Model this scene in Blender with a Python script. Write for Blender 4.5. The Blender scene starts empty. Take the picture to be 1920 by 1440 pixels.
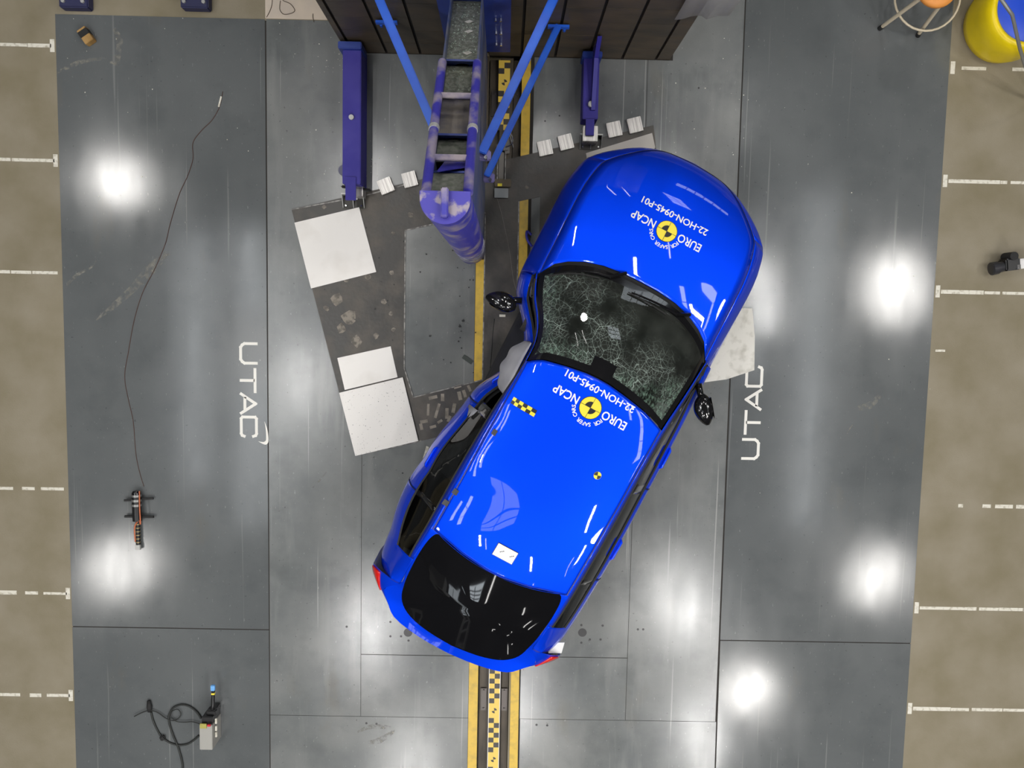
import bpy, bmesh, math, random
import numpy as np
from mathutils import Matrix, Vector

random.seed(7)
S = bpy.context.scene
COL = S.collection

# ------------------------------------------------------------------ camera
# The photo is taken straight down from a high gantry; pose solved from the one-metre ticks painted on the concrete.
FOC, CAM_Z = 1483.589, 7.295453
CAM = Matrix(((0.9997416, -0.0198910, -0.0110012), (0.0207701, 0.9960264, 0.0866024), (0.0092349, -0.0868085, 0.9961822)))
cd = bpy.data.cameras.new('overhead_camera')
cd.sensor_width = 36.0
cd.lens = 36.0 * FOC / 1920.0
cd.clip_end = 200
cam = bpy.data.objects.new('overhead_camera', cd)
cam.matrix_world = Matrix.Translation((0, 0, CAM_Z)) @ CAM.to_4x4()
COL.objects.link(cam)
S.camera = cam

# ------------------------------------------------------------------ world + exposure
w = bpy.data.worlds.new('hall_air'); S.world = w
w.use_nodes = True
w.node_tree.nodes['Background'].inputs[0].default_value = (0.95, 0.97, 1.0, 1)
w.node_tree.nodes['Background'].inputs[1].default_value = 0.02
S.view_settings.view_transform = 'Standard'
S.view_settings.look = 'None'
S.view_settings.gamma = 1.0
S.view_settings.use_curve_mapping = False
S.view_settings.exposure = 0.0
try:
    S.cycles.max_bounces = 6
    S.cycles.transparent_max_bounces = 12
    S.cycles.sample_clamp_indirect = 4.0
    S.cycles.caustics_reflective = False
    S.cycles.caustics_refractive = False
except Exception:
    pass

# floodlight heads of the hall: (x, y, z, watts)
FLOODS = [(-8.03, 2.6, 9.5, 105, 1.0, 1.0), (-8.16, -5.57, 9.5, 105, 1.3, 1.3), (8.22, 0.74, 9.5, 165, 1.5, .95), (8.2, -5.51, 9.5, 115, 1.4, .8), (5.51, -8.1, 9.5, 115, 1.2, .85), (3.4, 9.0, 8.5, 130, .7, .7)]
# fluorescent tubes and rooflights
TUBE_GLOW, ROOF_GLOW, FILL_W = 14.0, 8.5, 940

def at(u, v, z=0.0):
    """World point at height z that the photograph shows at pixel (u, v)."""
    d = CAM @ Vector(((u - 960) / FOC, -(v - 720) / FOC, -1.0))
    t = (z - CAM_Z) / d.z
    return Vector((d.x * t, d.y * t, z))

def pch(pts):
    """Monotone cubic through (x, y) points."""
    xs = np.array([p[0] for p in pts], float); ys = np.array([p[1] for p in pts], float)
    h = np.diff(xs); dl = np.diff(ys) / h
    m = np.zeros(len(xs)); m[0], m[-1] = dl[0], dl[-1]
    for i in range(1, len(xs) - 1):
        if dl[i - 1] * dl[i] > 0:
            a, b = 2 * h[i] + h[i - 1], h[i] + 2 * h[i - 1]
            m[i] = (a + b) / (a / dl[i - 1] + b / dl[i])
    def f(x):
        x = min(max(x, xs[0]), xs[-1])
        i = min(max(int(np.searchsorted(xs, x)) - 1, 0), len(h) - 1)
        t = (x - xs[i]) / h[i]
        return float((2*t**3 - 3*t**2 + 1) * ys[i] + (t**3 - 2*t**2 + t) * h[i] * m[i] + (-2*t**3 + 3*t**2) * ys[i + 1] + (t**3 - t**2) * h[i] * m[i + 1])
    return f

# ------------------------------------------------------------------ materials
MATS = {}
def mat(name, col, rough=0.5, metal=0.0, col2=None, scale=6.0, stretch=(1, 1, 1), amount=1.0, lo=0.4, hi=0.6, bump=0.0, bscale=40.0, rough2=None,
        spec=0.5, coat=0.0, emit=0.0, detail=6.0):
    if name in MATS: return MATS[name]
    m = bpy.data.materials.new(name); m.use_nodes = True
    nt = m.node_tree; b = nt.nodes['Principled BSDF']
    b.inputs['Base Color'].default_value = (*col, 1)
    b.inputs['Roughness'].default_value = rough
    b.inputs['Metallic'].default_value = metal
    b.inputs['Specular IOR Level'].default_value = spec
    b.inputs['Coat Weight'].default_value = coat
    b.inputs['Coat Roughness'].default_value = 0.02
    if emit:
        b.inputs['Emission Color'].default_value = (*col, 1); b.inputs['Emission Strength'].default_value = emit
    if col2 or bump or rough2 is not None:
        tc = nt.nodes.new('ShaderNodeTexCoord'); mp = nt.nodes.new('ShaderNodeMapping')
        mp.inputs['Scale'].default_value = stretch
        nt.links.new(tc.outputs['Object'], mp.inputs[0])
        nz = nt.nodes.new('ShaderNodeTexNoise'); nz.inputs['Scale'].default_value = scale; nz.inputs['Detail'].default_value = detail
        nt.links.new(mp.outputs[0], nz.inputs['Vector'])
        rp = nt.nodes.new('ShaderNodeMapRange'); rp.inputs[1].default_value = lo; rp.inputs[2].default_value = hi; rp.inputs[4].default_value = amount
        nt.links.new(nz.outputs[0], rp.inputs[0])
        if col2:
            mx = nt.nodes.new('ShaderNodeMix'); mx.data_type = 'RGBA'
            mx.inputs[6].default_value = (*col, 1); mx.inputs[7].default_value = (*col2, 1)
            nt.links.new(rp.outputs[0], mx.inputs[0]); nt.links.new(mx.outputs[2], b.inputs['Base Color'])
        if rough2 is not None:
            r2 = nt.nodes.new('ShaderNodeMapRange'); r2.inputs[1].default_value = lo; r2.inputs[2].default_value = hi
            r2.inputs[3].default_value = rough; r2.inputs[4].default_value = rough2
            nt.links.new(nz.outputs[0], r2.inputs[0]); nt.links.new(r2.outputs[0], b.inputs['Roughness'])
        if bump:
            n2 = nt.nodes.new('ShaderNodeTexNoise'); n2.inputs['Scale'].default_value = bscale; n2.inputs['Detail'].default_value = 4
            nt.links.new(mp.outputs[0], n2.inputs['Vector'])
            bp = nt.nodes.new('ShaderNodeBump'); bp.inputs['Strength'].default_value = bump; bp.inputs['Distance'].default_value = 0.01
            nt.links.new(n2.outputs[0], bp.inputs['Height']); nt.links.new(bp.outputs[0], b.inputs['Normal'])
    MATS[name] = m
    return m

def floor_paint(name, base, worn, dark, streak, rough, speck, bump):
    """Painted steel floor: cloudy wear, long streaks, bright metal specks, uneven gloss."""
    if name in MATS: return MATS[name]
    m = bpy.data.materials.new(name); m.use_nodes = True
    nt = m.node_tree; b = nt.nodes['Principled BSDF']; N = nt.nodes.new; L = nt.links.new
    geo = N('ShaderNodeTexCoord')
    def noise(scale, st=(1, 1, 1), detail=6, rgh=0.55):
        mp = N('ShaderNodeMapping'); mp.inputs['Scale'].default_value = st
        L(geo.outputs['Object'], mp.inputs[0])
        n = N('ShaderNodeTexNoise'); n.inputs['Scale'].default_value = scale; n.inputs['Detail'].default_value = detail; n.inputs['Roughness'].default_value = rgh
        L(mp.outputs[0], n.inputs['Vector']); return n.outputs[0]
    def rng(s, a, c, o0=0.0, o1=1.0):
        r = N('ShaderNodeMapRange'); r.inputs[1].default_value = a; r.inputs[2].default_value = c; r.inputs[3].default_value = o0; r.inputs[4].default_value = o1
        L(s, r.inputs[0]); return r.outputs[0]
    def mix(f, A, B):
        x = N('ShaderNodeMix'); x.data_type = 'RGBA'; L(f, x.inputs[0])
        for i, q in ((6, A), (7, B)):
            if isinstance(q, tuple): x.inputs[i].default_value = (*q, 1)
            else: L(q, x.inputs[i])
        return x.outputs[2]
    c = mix(rng(noise(0.9), 0.35, 0.7), base, worn)
    c = mix(rng(noise(2.6, detail=8), 0.52, 0.78, 0, 0.55), c, dark)
    c = mix(rng(noise(7.0, (1.0, 0.12, 1)), 0.55, 0.78, 0, streak), c, worn)
    c = mix(rng(noise(60.0, (1, .35, 1), 3), 0.67, 0.76, 0, speck), c, (0.45, 0.46, 0.45))
    c = mix(rng(noise(26.0, (1, .012, 1), 3), 0.66, 0.70, 0, streak * .75), c, (0.48, 0.48, 0.46))
    c = mix(rng(noise(9.0, (.25, 1, 1), 8, .75), 0.66, 0.74, 0, speck), c, (0.30, 0.31, 0.31))
    c = mix(rng(noise(300.0, (1, 1, 1), 2), 0.35, 0.65, 0, 0.22), c, dark)
    c = mix(rng(noise(34.0, (1, 1, 1), 2), 0.70, 0.76, 0, 0.5), c, (0.02, 0.02, 0.02))
    c = mix(rng(noise(1.7, (1, .4, 1), 5), 0.62, 0.75, 0, 0.30), c, (0.16, 0.13, 0.075))
    L(c, b.inputs['Base Color'])
    r = rng(noise(5.0, (1, .3, 1), 8), 0.3, 0.75, rough, rough + 0.07)
    L(r, b.inputs['Roughness'])
    b.inputs['Specular IOR Level'].default_value = 0.5
    bp = N('ShaderNodeBump'); bp.inputs['Strength'].default_value = bump; bp.inputs['Distance'].default_value = 0.004
    L(noise(55.0, (1, .6, 1), 7, .7), bp.inputs['Height']); L(bp.outputs[0], b.inputs['Normal'])
    MATS[name] = m
    return m

def glass(name, tint, gloss=0.06, cracks=False):
    """Thin car glass; the windscreen also carries its crack webs."""
    m = bpy.data.materials.new(name); m.use_nodes = True
    nt = m.node_tree; nt.nodes.remove(nt.nodes['Principled BSDF']); N = nt.nodes.new; L = nt.links.new
    out = nt.nodes['Material Output']
    tr = N('ShaderNodeBsdfTransparent'); tr.inputs[0].default_value = (*tint, 1)
    gl = N('ShaderNodeBsdfGlossy'); gl.inputs['Roughness'].default_value = 0.02
    fr = N('ShaderNodeFresnel'); fr.inputs[0].default_value = 1.5
    ms = N('ShaderNodeMixShader'); L(fr.outputs[0], ms.inputs[0]); L(tr.outputs[0], ms.inputs[1]); L(gl.outputs[0], ms.inputs[2])
    last = ms.outputs[0]
    if cracks:
        tc = N('ShaderNodeTexCoord')
        def dist(c, r):
            d = N('ShaderNodeVectorMath'); d.operation = 'DISTANCE'; d.inputs[1].default_value = c
            L(tc.outputs['Object'], d.inputs[0])
            q = N('ShaderNodeMapRange'); q.inputs[1].default_value = 0.0; q.inputs[2].default_value = r; q.inputs[3].default_value = 1.3; q.inputs[4].default_value = 0.0
            L(d.outputs['Value'], q.inputs[0]); return q.outputs[0]
        def mth(op, a, b_):
            x = N('ShaderNodeMath'); x.operation = op; x.use_clamp = False
            for i, s in enumerate((a, b_)):
                if isinstance(s, (int, float)): x.inputs[i].default_value = s
                else: L(s, x.inputs[i])
            return x.outputs[0]
        nz = N('ShaderNodeTexNoise'); nz.inputs['Scale'].default_value = 7; L(tc.outputs['Object'], nz.inputs['Vector'])
        ad = N('ShaderNodeVectorMath'); ad.operation = 'MULTIPLY_ADD'; ad.inputs[1].default_value = (.05, .05, .05); L(nz.outputs['Color'], ad.inputs[0]); L(tc.outputs['Object'], ad.inputs[2])
        msk = mth('MAXIMUM', dist((2.45, 0.50, 1.2), 0.75), mth('MAXIMUM', dist((2.30, -0.45, 1.3), 0.55), dist((2.38, 0.1, 1.3), 0.55)))
        tot = None
        for sc, wd, k in ((5.0, 0.010, 0.75), (13.0, 0.026, 0.55), (30.0, 0.06, 0.35)):
            vo = N('ShaderNodeTexVoronoi'); vo.feature = 'DISTANCE_TO_EDGE'; vo.inputs['Scale'].default_value = sc
            L(ad.outputs[0], vo.inputs['Vector'])
            r = N('ShaderNodeMapRange'); r.inputs[1].default_value = 0.0; r.inputs[2].default_value = wd; r.inputs[3].default_value = k; r.inputs[4].default_value = 0.0
            L(vo.outputs['Distance'], r.inputs[0])
            tot = r.outputs[0] if tot is None else mth('ADD', tot, r.outputs[0])
        n3 = N('ShaderNodeTexNoise'); n3.inputs['Scale'].default_value = 4.2; n3.inputs['Detail'].default_value = 3; L(tc.outputs['Object'], n3.inputs['Vector'])
        pt = N('ShaderNodeMapRange'); pt.inputs[1].default_value = 0.38; pt.inputs[2].default_value = 0.62; L(n3.outputs[0], pt.inputs[0])
        fac = mth('MULTIPLY', mth('MULTIPLY', tot, mth('POWER', msk, 0.8)), pt.outputs[0])
        df = N('ShaderNodeBsdfDiffuse'); df.inputs[0].default_value = (0.50, 0.62, 0.55, 1)
        m2 = N('ShaderNodeMixShader'); L(fac, m2.inputs[0]); L(last, m2.inputs[1]); L(df.outputs[0], m2.inputs[2])
        veil = N('ShaderNodeBsdfDiffuse'); veil.inputs[0].default_value = (0.24, 0.26, 0.23, 1)
        m3 = N('ShaderNodeMixShader'); v_ = N('ShaderNodeMapRange'); v_.inputs[1].default_value = .3; v_.inputs[2].default_value = .7; v_.inputs[3].default_value = .03; v_.inputs[4].default_value = .14
        L(n3.outputs[0], v_.inputs[0]); L(v_.outputs[0], m3.inputs[0]); L(m2.outputs[0], m3.inputs[1]); L(veil.outputs[0], m3.inputs[2])
        edge = None
        for c_, r_e in (((2.30, .58, 1.28), .22), ((2.48, .62, 1.18), .20), ((2.68, .66, 1.07), .18), ((2.86, .66, 1.0), .12), ((2.27, .42, 1.34), .22), ((2.32, .22, 1.36), .18), ((2.34, -.22, 1.36), .16), ((2.30, -.40, 1.34), .2), ((2.24, -.56, 1.31), .24), ((2.40, -.60, 1.22), .2)):
            d_ = dist(c_, r_e); edge = d_ if edge is None else mth('MAXIMUM', edge, d_)
        mpe = N('ShaderNodeMapping'); mpe.inputs['Scale'].default_value = (1.0, 2.2, 1.0); mpe.inputs['Rotation'].default_value = (0, 0, .35); L(ad.outputs[0], mpe.inputs[0])
        ne = N('ShaderNodeTexNoise'); ne.inputs['Scale'].default_value = 26; ne.inputs['Detail'].default_value = 9; ne.inputs['Roughness'].default_value = .75; L(mpe.outputs[0], ne.inputs['Vector'])
        re_ = N('ShaderNodeMapRange'); re_.inputs[1].default_value = .47; re_.inputs[2].default_value = .66; re_.inputs[4].default_value = .62; L(ne.outputs[0], re_.inputs[0])
        gd = N('ShaderNodeBsdfDiffuse'); gd.inputs[0].default_value = (0.26, 0.40, 0.31, 1)
        m4 = N('ShaderNodeMixShader'); L(mth('MINIMUM', mth('MULTIPLY', re_.outputs[0], edge), .8), m4.inputs[0]); L(m3.outputs[0], m4.inputs[1]); L(gd.outputs[0], m4.inputs[2])
        last = m4.outputs[0]
    L(last, out.inputs[0])
    MATS[name] = m
    return m

# ------------------------------------------------------------------ mesh helpers
class MB:
    def __init__(s): s.v, s.f, s.m = [], [], []
    def poly(s, pts, mi=0):
        n = len(s.v); s.v += [tuple(p) for p in pts]; s.f.append(tuple(range(n, n + len(pts)))); s.m.append(mi)
    def prism(s, pts, z0, z1, mi=0):
        """pts: counter-clockwise (x, y); closed solid between z0 and z1."""
        a = sum(pts[i][0] * pts[(i + 1) % len(pts)][1] - pts[(i + 1) % len(pts)][0] * pts[i][1] for i in range(len(pts)))
        if a < 0: pts = pts[::-1]
        k = len(pts); n = len(s.v)
        s.v += [(p[0], p[1], z0) for p in pts] + [(p[0], p[1], z1) for p in pts]
        s.f.append(tuple(n + i for i in range(k))[::-1]); s.f.append(tuple(n + k + i for i in range(k))); s.m += [mi, mi]
        for i in range(k):
            j = (i + 1) % k; s.f.append((n + i, n + j, n + k + j, n + k + i)); s.m.append(mi)
    def box(s, c, d, M=None, mi=0):
        n = len(s.v)
        for sx in (-.5, .5):
            for sy in (-.5, .5):
                for sz in (-.5, .5):
                    p = Vector((sx * d[0], sy * d[1], sz * d[2]))
                    if M is not None: p = M @ p
                    s.v.append(tuple(p + Vector(c)))
        for q in ((0, 1, 3, 2), (4, 6, 7, 5), (0, 4, 5, 1), (2, 3, 7, 6), (0, 2, 6, 4), (1, 5, 7, 3)):
            s.f.append(tuple(n + i for i in q)); s.m.append(mi)
    def bar(s, a, b, wd, ht, mi=0, up=Vector((0, 0, 1))):
        a, b = Vector(a), Vector(b); x = (b - a); l = x.length; x.normalize()
        y = up.cross(x); y = y.normalized() if y.length > 1e-6 else Vector((1, 0, 0)); z = x.cross(y)
        s.box((a + b) / 2, (l, wd, ht), Matrix((x, y, z)).transposed(), mi)
    def tube(s, pts, r, k=8, mi=0, cap=True):
        pts = [Vector(p) for p in pts]; rs = r if isinstance(r, (list, tuple)) else [r] * len(pts)
        n = len(s.v); pv = None
        for i, p in enumerate(pts):
            t = (pts[min(i + 1, len(pts) - 1)] - pts[max(i - 1, 0)]).normalized()
            if pv is None:
                u = t.orthogonal().normalized()
            else:
                u = (pv - t * pv.dot(t)); u = u.normalized() if u.length > 1e-6 else t.orthogonal().normalized()
            pv = u; q = t.cross(u)
            for j in range(k):
                a = 2 * math.pi * j / k; s.v.append(tuple(p + (u * math.cos(a) + q * math.sin(a)) * rs[i]))
        for i in range(len(pts) - 1):
            for j in range(k):
                s.f.append((n + i*k + j, n + i*k + (j+1) % k, n + (i+1)*k + (j+1) % k, n + (i+1)*k + j)); s.m.append(mi)
        if cap:
            s.f.append(tuple(n + j for j in range(k))[::-1]); s.f.append(tuple(n + (len(pts)-1)*k + j for j in range(k))); s.m += [mi, mi]
    def lathe(s, prof, c, k=32, mi=0):
        n = len(s.v)
        for r, z in prof:
            for j in range(k):
                a = 2 * math.pi * j / k; s.v.append((c[0] + r * math.cos(a), c[1] + r * math.sin(a), c[2] + z))
        for i in range(len(prof) - 1):
            for j in range(k):
                s.f.append((n + i*k + j, n + i*k + (j+1) % k, n + (i+1)*k + (j+1) % k, n + (i+1)*k + j)); s.m.append(mi)
    def grid(s, P, mi=0, mask=None, flip=False):
        """P[i][j] points; mask(i, j) keeps a quad, may return a material index."""
        a, b = len(P), len(P[0]); n = len(s.v)
        s.v += [tuple(p) for row in P for p in row]
        for i in range(a - 1):
            for j in range(b - 1):
                k = mask(i, j) if mask else mi
                if k is None or k is False: continue
                if k is True: k = mi
                q = (n + i*b + j, n + i*b + j + 1, n + (i+1)*b + j + 1, n + (i+1)*b + j)
                s.f.append(q[::-1] if flip else q); s.m.append(k)
    def build(s, name, ms, parent=None, smooth=False, bevel=0.0, solid=0.0, off=-1, angle=None):
        me = bpy.data.meshes.new(name); me.from_pydata(s.v, [], s.f)
        ms = ms if isinstance(ms, (list, tuple)) else [ms]
        for m in ms: me.materials.append(m)
        if len(ms) > 1: me.polygons.foreach_set('material_index', s.m)
        bm = bmesh.new(); bm.from_mesh(me)
        if smooth: bmesh.ops.remove_doubles(bm, verts=bm.verts, dist=2e-5)
        bmesh.ops.delete(bm, geom=[v for v in bm.verts if not v.link_faces], context='VERTS')
        if bevel:
            bmesh.ops.bevel(bm, geom=[e for e in bm.edges if len(e.link_faces) == 2 and e.calc_face_angle(0) > 0.6], offset=bevel, segments=2, affect='EDGES', clamp_overlap=True)
        bm.to_mesh(me); bm.free()
        if smooth: me.polygons.foreach_set('use_smooth', [True] * len(me.polygons))
        if angle: 
            me.polygons.foreach_set('use_smooth', [True] * len(me.polygons)); me.set_sharp_from_angle(angle=angle)
        me.update()
        o = bpy.data.objects.new(name, me); COL.objects.link(o)
        if solid:
            md = o.modifiers.new('thickness', 'SOLIDIFY'); md.thickness = solid; md.offset = off
        if parent: o.parent = parent
        return o

def tag(o, label=None, cat=None, group=None, kind=None):
    if label: o['label'] = label
    if cat: o['category'] = cat
    if group: o['group'] = group
    if kind: o['kind'] = kind
    return o
def thing(name, loc, label, cat, group=None, rz=0.0):
    o = bpy.data.objects.new(name, None); COL.objects.link(o)
    o.empty_display_size = 0.1; o.location = loc; o.rotation_euler = (0, 0, rz)
    return tag(o, label, cat, group)
def shift(pts, o): return [(p[0] - o[0], p[1] - o[1]) for p in pts]
def sm(pts, n=8):
    """Catmull-Rom through points."""
    P = [Vector(p) for p in pts]; out = []
    for i in range(len(P) - 1):
        a, b, c, d = P[max(i-1, 0)], P[i], P[i+1], P[min(i+2, len(P)-1)]
        for k in range(n):
            t = k / n
            out.append(0.5 * ((2*b) + (c - a)*t + (2*a - 5*b + 4*c - d)*t*t + (3*b - a - 3*c + d)*t**3))
    out.append(P[-1]); return out

# shared materials
concrete = mat('brown_concrete', (0.200, 0.170, 0.105), 0.75, col2=(0.275, 0.24, 0.175), scale=2.2, lo=.3, hi=.7, bump=.15, bscale=90)
paint_side = floor_paint('grey_blue_floor_paint', (0.110, 0.118, 0.121), (0.142, 0.150, 0.152), (0.082, 0.089, 0.092), 0.25, 0.11, 0.35, 0.030)
paint_mid = floor_paint('worn_grey_floor_paint', (0.135, 0.145, 0.146), (0.26, 0.265, 0.255), (0.088, 0.096, 0.097), 0.62, 0.17, 0.55, 0.06)
white_paint = mat('white_line_paint', (0.72, 0.69, 0.60), 0.5, col2=(0.42, 0.38, 0.29), scale=30, lo=.5, hi=.72)
letter_paint = mat('white_letter_paint', (0.80, 0.78, 0.72), 0.45)
yellow_paint = mat('yellow_line_paint', (0.70, 0.46, 0.05), 0.42, col2=(0.50, 0.33, 0.05), scale=14, lo=.45, hi=.75)
black = mat('black_plastic', (0.012, 0.012, 0.013), 0.35)
black_matt = mat('black_rubber', (0.014, 0.014, 0.014), 0.75)
dark_steel = mat('dark_steel_plate', (0.048, 0.045, 0.041), 0.38, metal=0.25, col2=(0.115, 0.10, 0.083), scale=3.5, lo=.45, hi=.74, bump=.15, bscale=30, rough2=.55, detail=9)
bright_steel = mat('scratched_bright_steel', (0.30, 0.29, 0.27), 0.45, metal=0.5, col2=(0.10, 0.095, 0.09), scale=25)
trench_steel = mat('oily_trench_steel', (0.040, 0.031, 0.021), 0.5, metal=.2, col2=(0.085, 0.066, 0.045), scale=9, stretch=(1, .2, 1))
white_board = mat('white_board', (0.86, 0.83, 0.79), 0.55, col2=(0.72, 0.68, 0.63), scale=3.0, lo=.52, hi=.85, detail=10)
speck_board = mat('speckled_white_board', (0.85, 0.82, 0.78), 0.55, col2=(0.25, 0.23, 0.21), scale=70.0, lo=.68, hi=.74, detail=2)
pole_blue = mat('scuffed_blue_paint', (0.050, 0.045, 0.36), 0.42, col2=(0.30, 0.26, 0.34), scale=7, lo=.47, hi=.64, stretch=(1, 1, .6), bump=.1, bscale=40)
dusty_blue = mat('dusty_blue_paint', (0.060, 0.085, 0.19), 0.5, col2=(0.14, 0.145, 0.17), scale=6, lo=.4, hi=.62, stretch=(1, 1, .5))
stand_blue = mat('violet_blue_paint', (0.042, 0.034, 0.27), 0.55, spec=.25, col2=(0.058, 0.048, 0.30), scale=4)
brace_blue = mat('bright_blue_paint', (0.008, 0.085, 0.55), 0.4, col2=(0.012, 0.11, 0.62), scale=5)
deep_blue = mat('deep_blue_paint', (0.012, 0.035, 0.22), 0.45, col2=(0.02, 0.05, 0.30), scale=4)
alu = mat('aluminium_honeycomb', (0.62, 0.60, 0.57), 0.35, metal=.55, col2=(0.40, 0.38, 0.36), scale=10, stretch=(18, .6, 1), lo=.42, hi=.6)
grey_metal = mat('light_grey_metal', (0.42, 0.42, 0.40), 0.4, metal=.3)
chrome = mat('bright_chrome', (0.8, 0.8, 0.8), 0.15, metal=1.0)

# ================================================================== SETTING
TY = 2.57                                                     # far edge of the painted floor
SLOT = (-0.185, 0.112)
mb = MB()
for x0, x1 in ((-15, SLOT[0]), (SLOT[1], 15)): mb.prism([(x0, -52), (x1, -52), (x1, 14), (x0, 14)], -0.30, -0.004)
mb.prism([(SLOT[0], -52), (SLOT[1], -52), (SLOT[1], 14), (SLOT[0], 14)], -0.30, -0.16)
floor = tag(mb.build('floor', concrete), kind='structure')

def plate(pts, m, z=0.0, name='floor_plate', z0=-0.004, parent=floor, bevel=0.0):
    b = MB(); b.prism([(p[0], p[1]) for p in pts], z0, z)
    return b.build(name, m, parent, bevel=bevel)
def rect(x0, x1, y0, y1): return [(x0, y0), (x1, y0), (x1, y1), (x0, y1)]
g = 0.0048
SL, SR, HL, HR = -2.172, 2.115, -3.02, -3.05
plate([(-4.03, HL + g), (SL - g, HL + g), (SL - .008, TY), (-4.03, TY)], paint_side)
plate(rect(-4.03, SL - g, -7.5, HL - g), paint_side)
plate([(SR + .004, HR + g), (3.95, HR + g), (3.95, 6.0), (2.08, 6.0)], paint_side)
plate([(2.165, -7.5), (3.95, -7.5), (3.95, HR - g), (SR + .006, HR - g)], paint_side)
# the middle bay: outer lengths, two inner square plates, the plates beside the slot
plate([(SL + g, -3.86), (-1.306, -3.86), (-1.306, 2.30), (-1.45, 2.30), (-1.45, TY), (SL + g, TY)], paint_mid)
plate(rect(SL + g, -0.275, -7.5, -3.864), paint_mid)
plate(rect(-1.302, -0.275, -3.86, -3.25), paint_mid)
plate(rect(-1.302, -0.275, -3.244, 2.30), paint_mid)
plate(rect(0.222, 1.236, -3.86, -3.244), paint_mid)
plate(rect(0.222, 1.236, -3.238, 2.30), paint_mid)
plate([(1.24, -3.86), (SR - .008, -3.86), (2.092, 0), (2.072, 6.0), (1.46, 6.0), (1.46, 2.30), (1.24, 2.30)], paint_mid)
plate([(0.226, -7.5), (2.157, -7.5), (SR, -3.864), (0.226, -3.864)], paint_mid)
plate(rect(-0.271, SLOT[0], .505, 2.3), trench_steel, 0.0, 'slot_cover')
plate([(-4.025, -7.5), (3.945, -7.5), (3.945, 6.0), (SLOT[1] + .02, 6.0), (SLOT[1] + .02, -7.4), (SLOT[0] - .02, -7.4), (SLOT[0] - .02, 2.56), (-4.025, 2.56)], mat('dark_seam_dirt', (.022, .018, .015), .8), -.0035, 'seam_bed')
# yellow edge lines and the white tick lines are paint: very thin films
plate([(-0.272, -7.5), (SLOT[0], -7.5), (SLOT[0], .50), (-0.272, .50)], yellow_paint, 0.0006, 'yellow_line')
plate([(0.140, -7.5), (0.2215, -7.5), (0.190, 2.3), (0.1125, 2.3)], yellow_paint, 0.0006, 'yellow_line')
rnd = random.Random(3)
def tick(side, y, segs, foot=True):
    s = -1 if side == 'l' else 1
    xe = -4.045 if side == 'l' else 3.965
    b = MB()
    for a, c in segs:                                        # worn paint: broken runs, metres outward from the foot
        x, st = a, 0.0
        while x < c:
            e = min(x + rnd.uniform(.12, .5), c); h = rnd.uniform(.014, .021)
            xa, xb = xe + s * x, xe + s * (e - rnd.uniform(0, .012))
            b.prism(rect(min(xa, xb), max(xa, xb), y - h, y + h * rnd.uniform(.6, 1)), -0.004, -0.0032)
            x = e
    if foot: b.prism(rect(min(xe, xe + s * .04), max(xe, xe + s * .04), y - .055, y + .055), -0.004, -0.0032)
    b.build('tick_line', white_paint, floor)
for k in range(8):
    y = 2.30 - k
    if k == 3: continue
    tick('l', y, [(0.03, .8), (.8, 3.2)] if k < 3 else [(.03, .25), (.3, .42), (.5, .75), (.8, 3)], k != 2 and k != 4)
    if k == 0: tick('r', y, [(.10, .33), (.56, 2)])
    elif k == 4: tick('r', y, [(.35, .40), (.58, .66), (.7, .88), (.9, 2.)], False)
    else: tick('r', y, [(.05, .6), (.62, 3)])
plate(rect(4.0, 4.09, -.255, -.235), white_paint, -0.0032, 'tick_line')

# seam dirt is real: the gaps between the plates. bolt holes and the two large ports are sunk discs
def disc(x, y, r, m, z=0.0008, name='bolt_hole', k=14):
    b = MB(); b.prism([(x + r * math.cos(2*math.pi*i/k), y + r * math.sin(2*math.pi*i/k)) for i in range(k)], -0.004, z)
    return b.build(name, m, floor)
for u, v, r in ((1092, 1186, .041), (765, 1186, .041)):
    p = at(u, v); disc(p.x, p.y, r, black, name='lifting_port', k=24)
for u, v in ((732, 1166), (732, 1193), (752, 1193), (766, 1201), (1090, 1172), (1130, 1173), (1090, 1205), (1106, 1199), (1126, 1199), (650, 1175),
             (755, 887), (788, 510), (687, 1356), (706, 1357), (1006, 1359), (1026, 1360), (1310, 165), (1196, 1180), (1206, 1180), (860, 640), (1022, 227), (1049, 217)):
    p = at(u, v); disc(p.x, p.y, .011 if v > 1100 else .008, black)
# lettering painted on the floor, drawn as thick strokes: (x along the word, y up the letter)
def strokes(lines, wd, z0, z1, b, place):
    for ln in lines:
        for i in range(len(ln) - 1):
            a, c = Vector((*ln[i], 0)), Vector((*ln[i + 1], 0)); d = (c - a).normalized(); n = Vector((-d.y, d.x, 0)) * wd / 2; e = d * wd * .42
            b.prism([place(*(p.xy)) for p in (a - e - n, c + e - n, c + e + n, a - e + n)], z0 + i * 1e-5, z1 + i * 2e-5)
r_ = .035
LET = [[[(0, .145), (0, r_), (r_*.4, r_*.4), (r_, 0), (.18 - r_, 0), (.18 - r_*.4, r_*.4), (.18, r_), (.18, .145)]],
       [[(.235, .13), (.445, .13)], [(.34, .115), (.34, 0)]],
       [[(.465, 0), (.555, .135), (.645, 0)], [(.505, .035), (.605, .035)]],
       [[(.86, .028), (.852, .008), (.835, 0), (.695, 0), (.68, .012), (.68, .128), (.695, .14), (.835, .14), (.852, .132), (.86, .11)]]]
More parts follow.
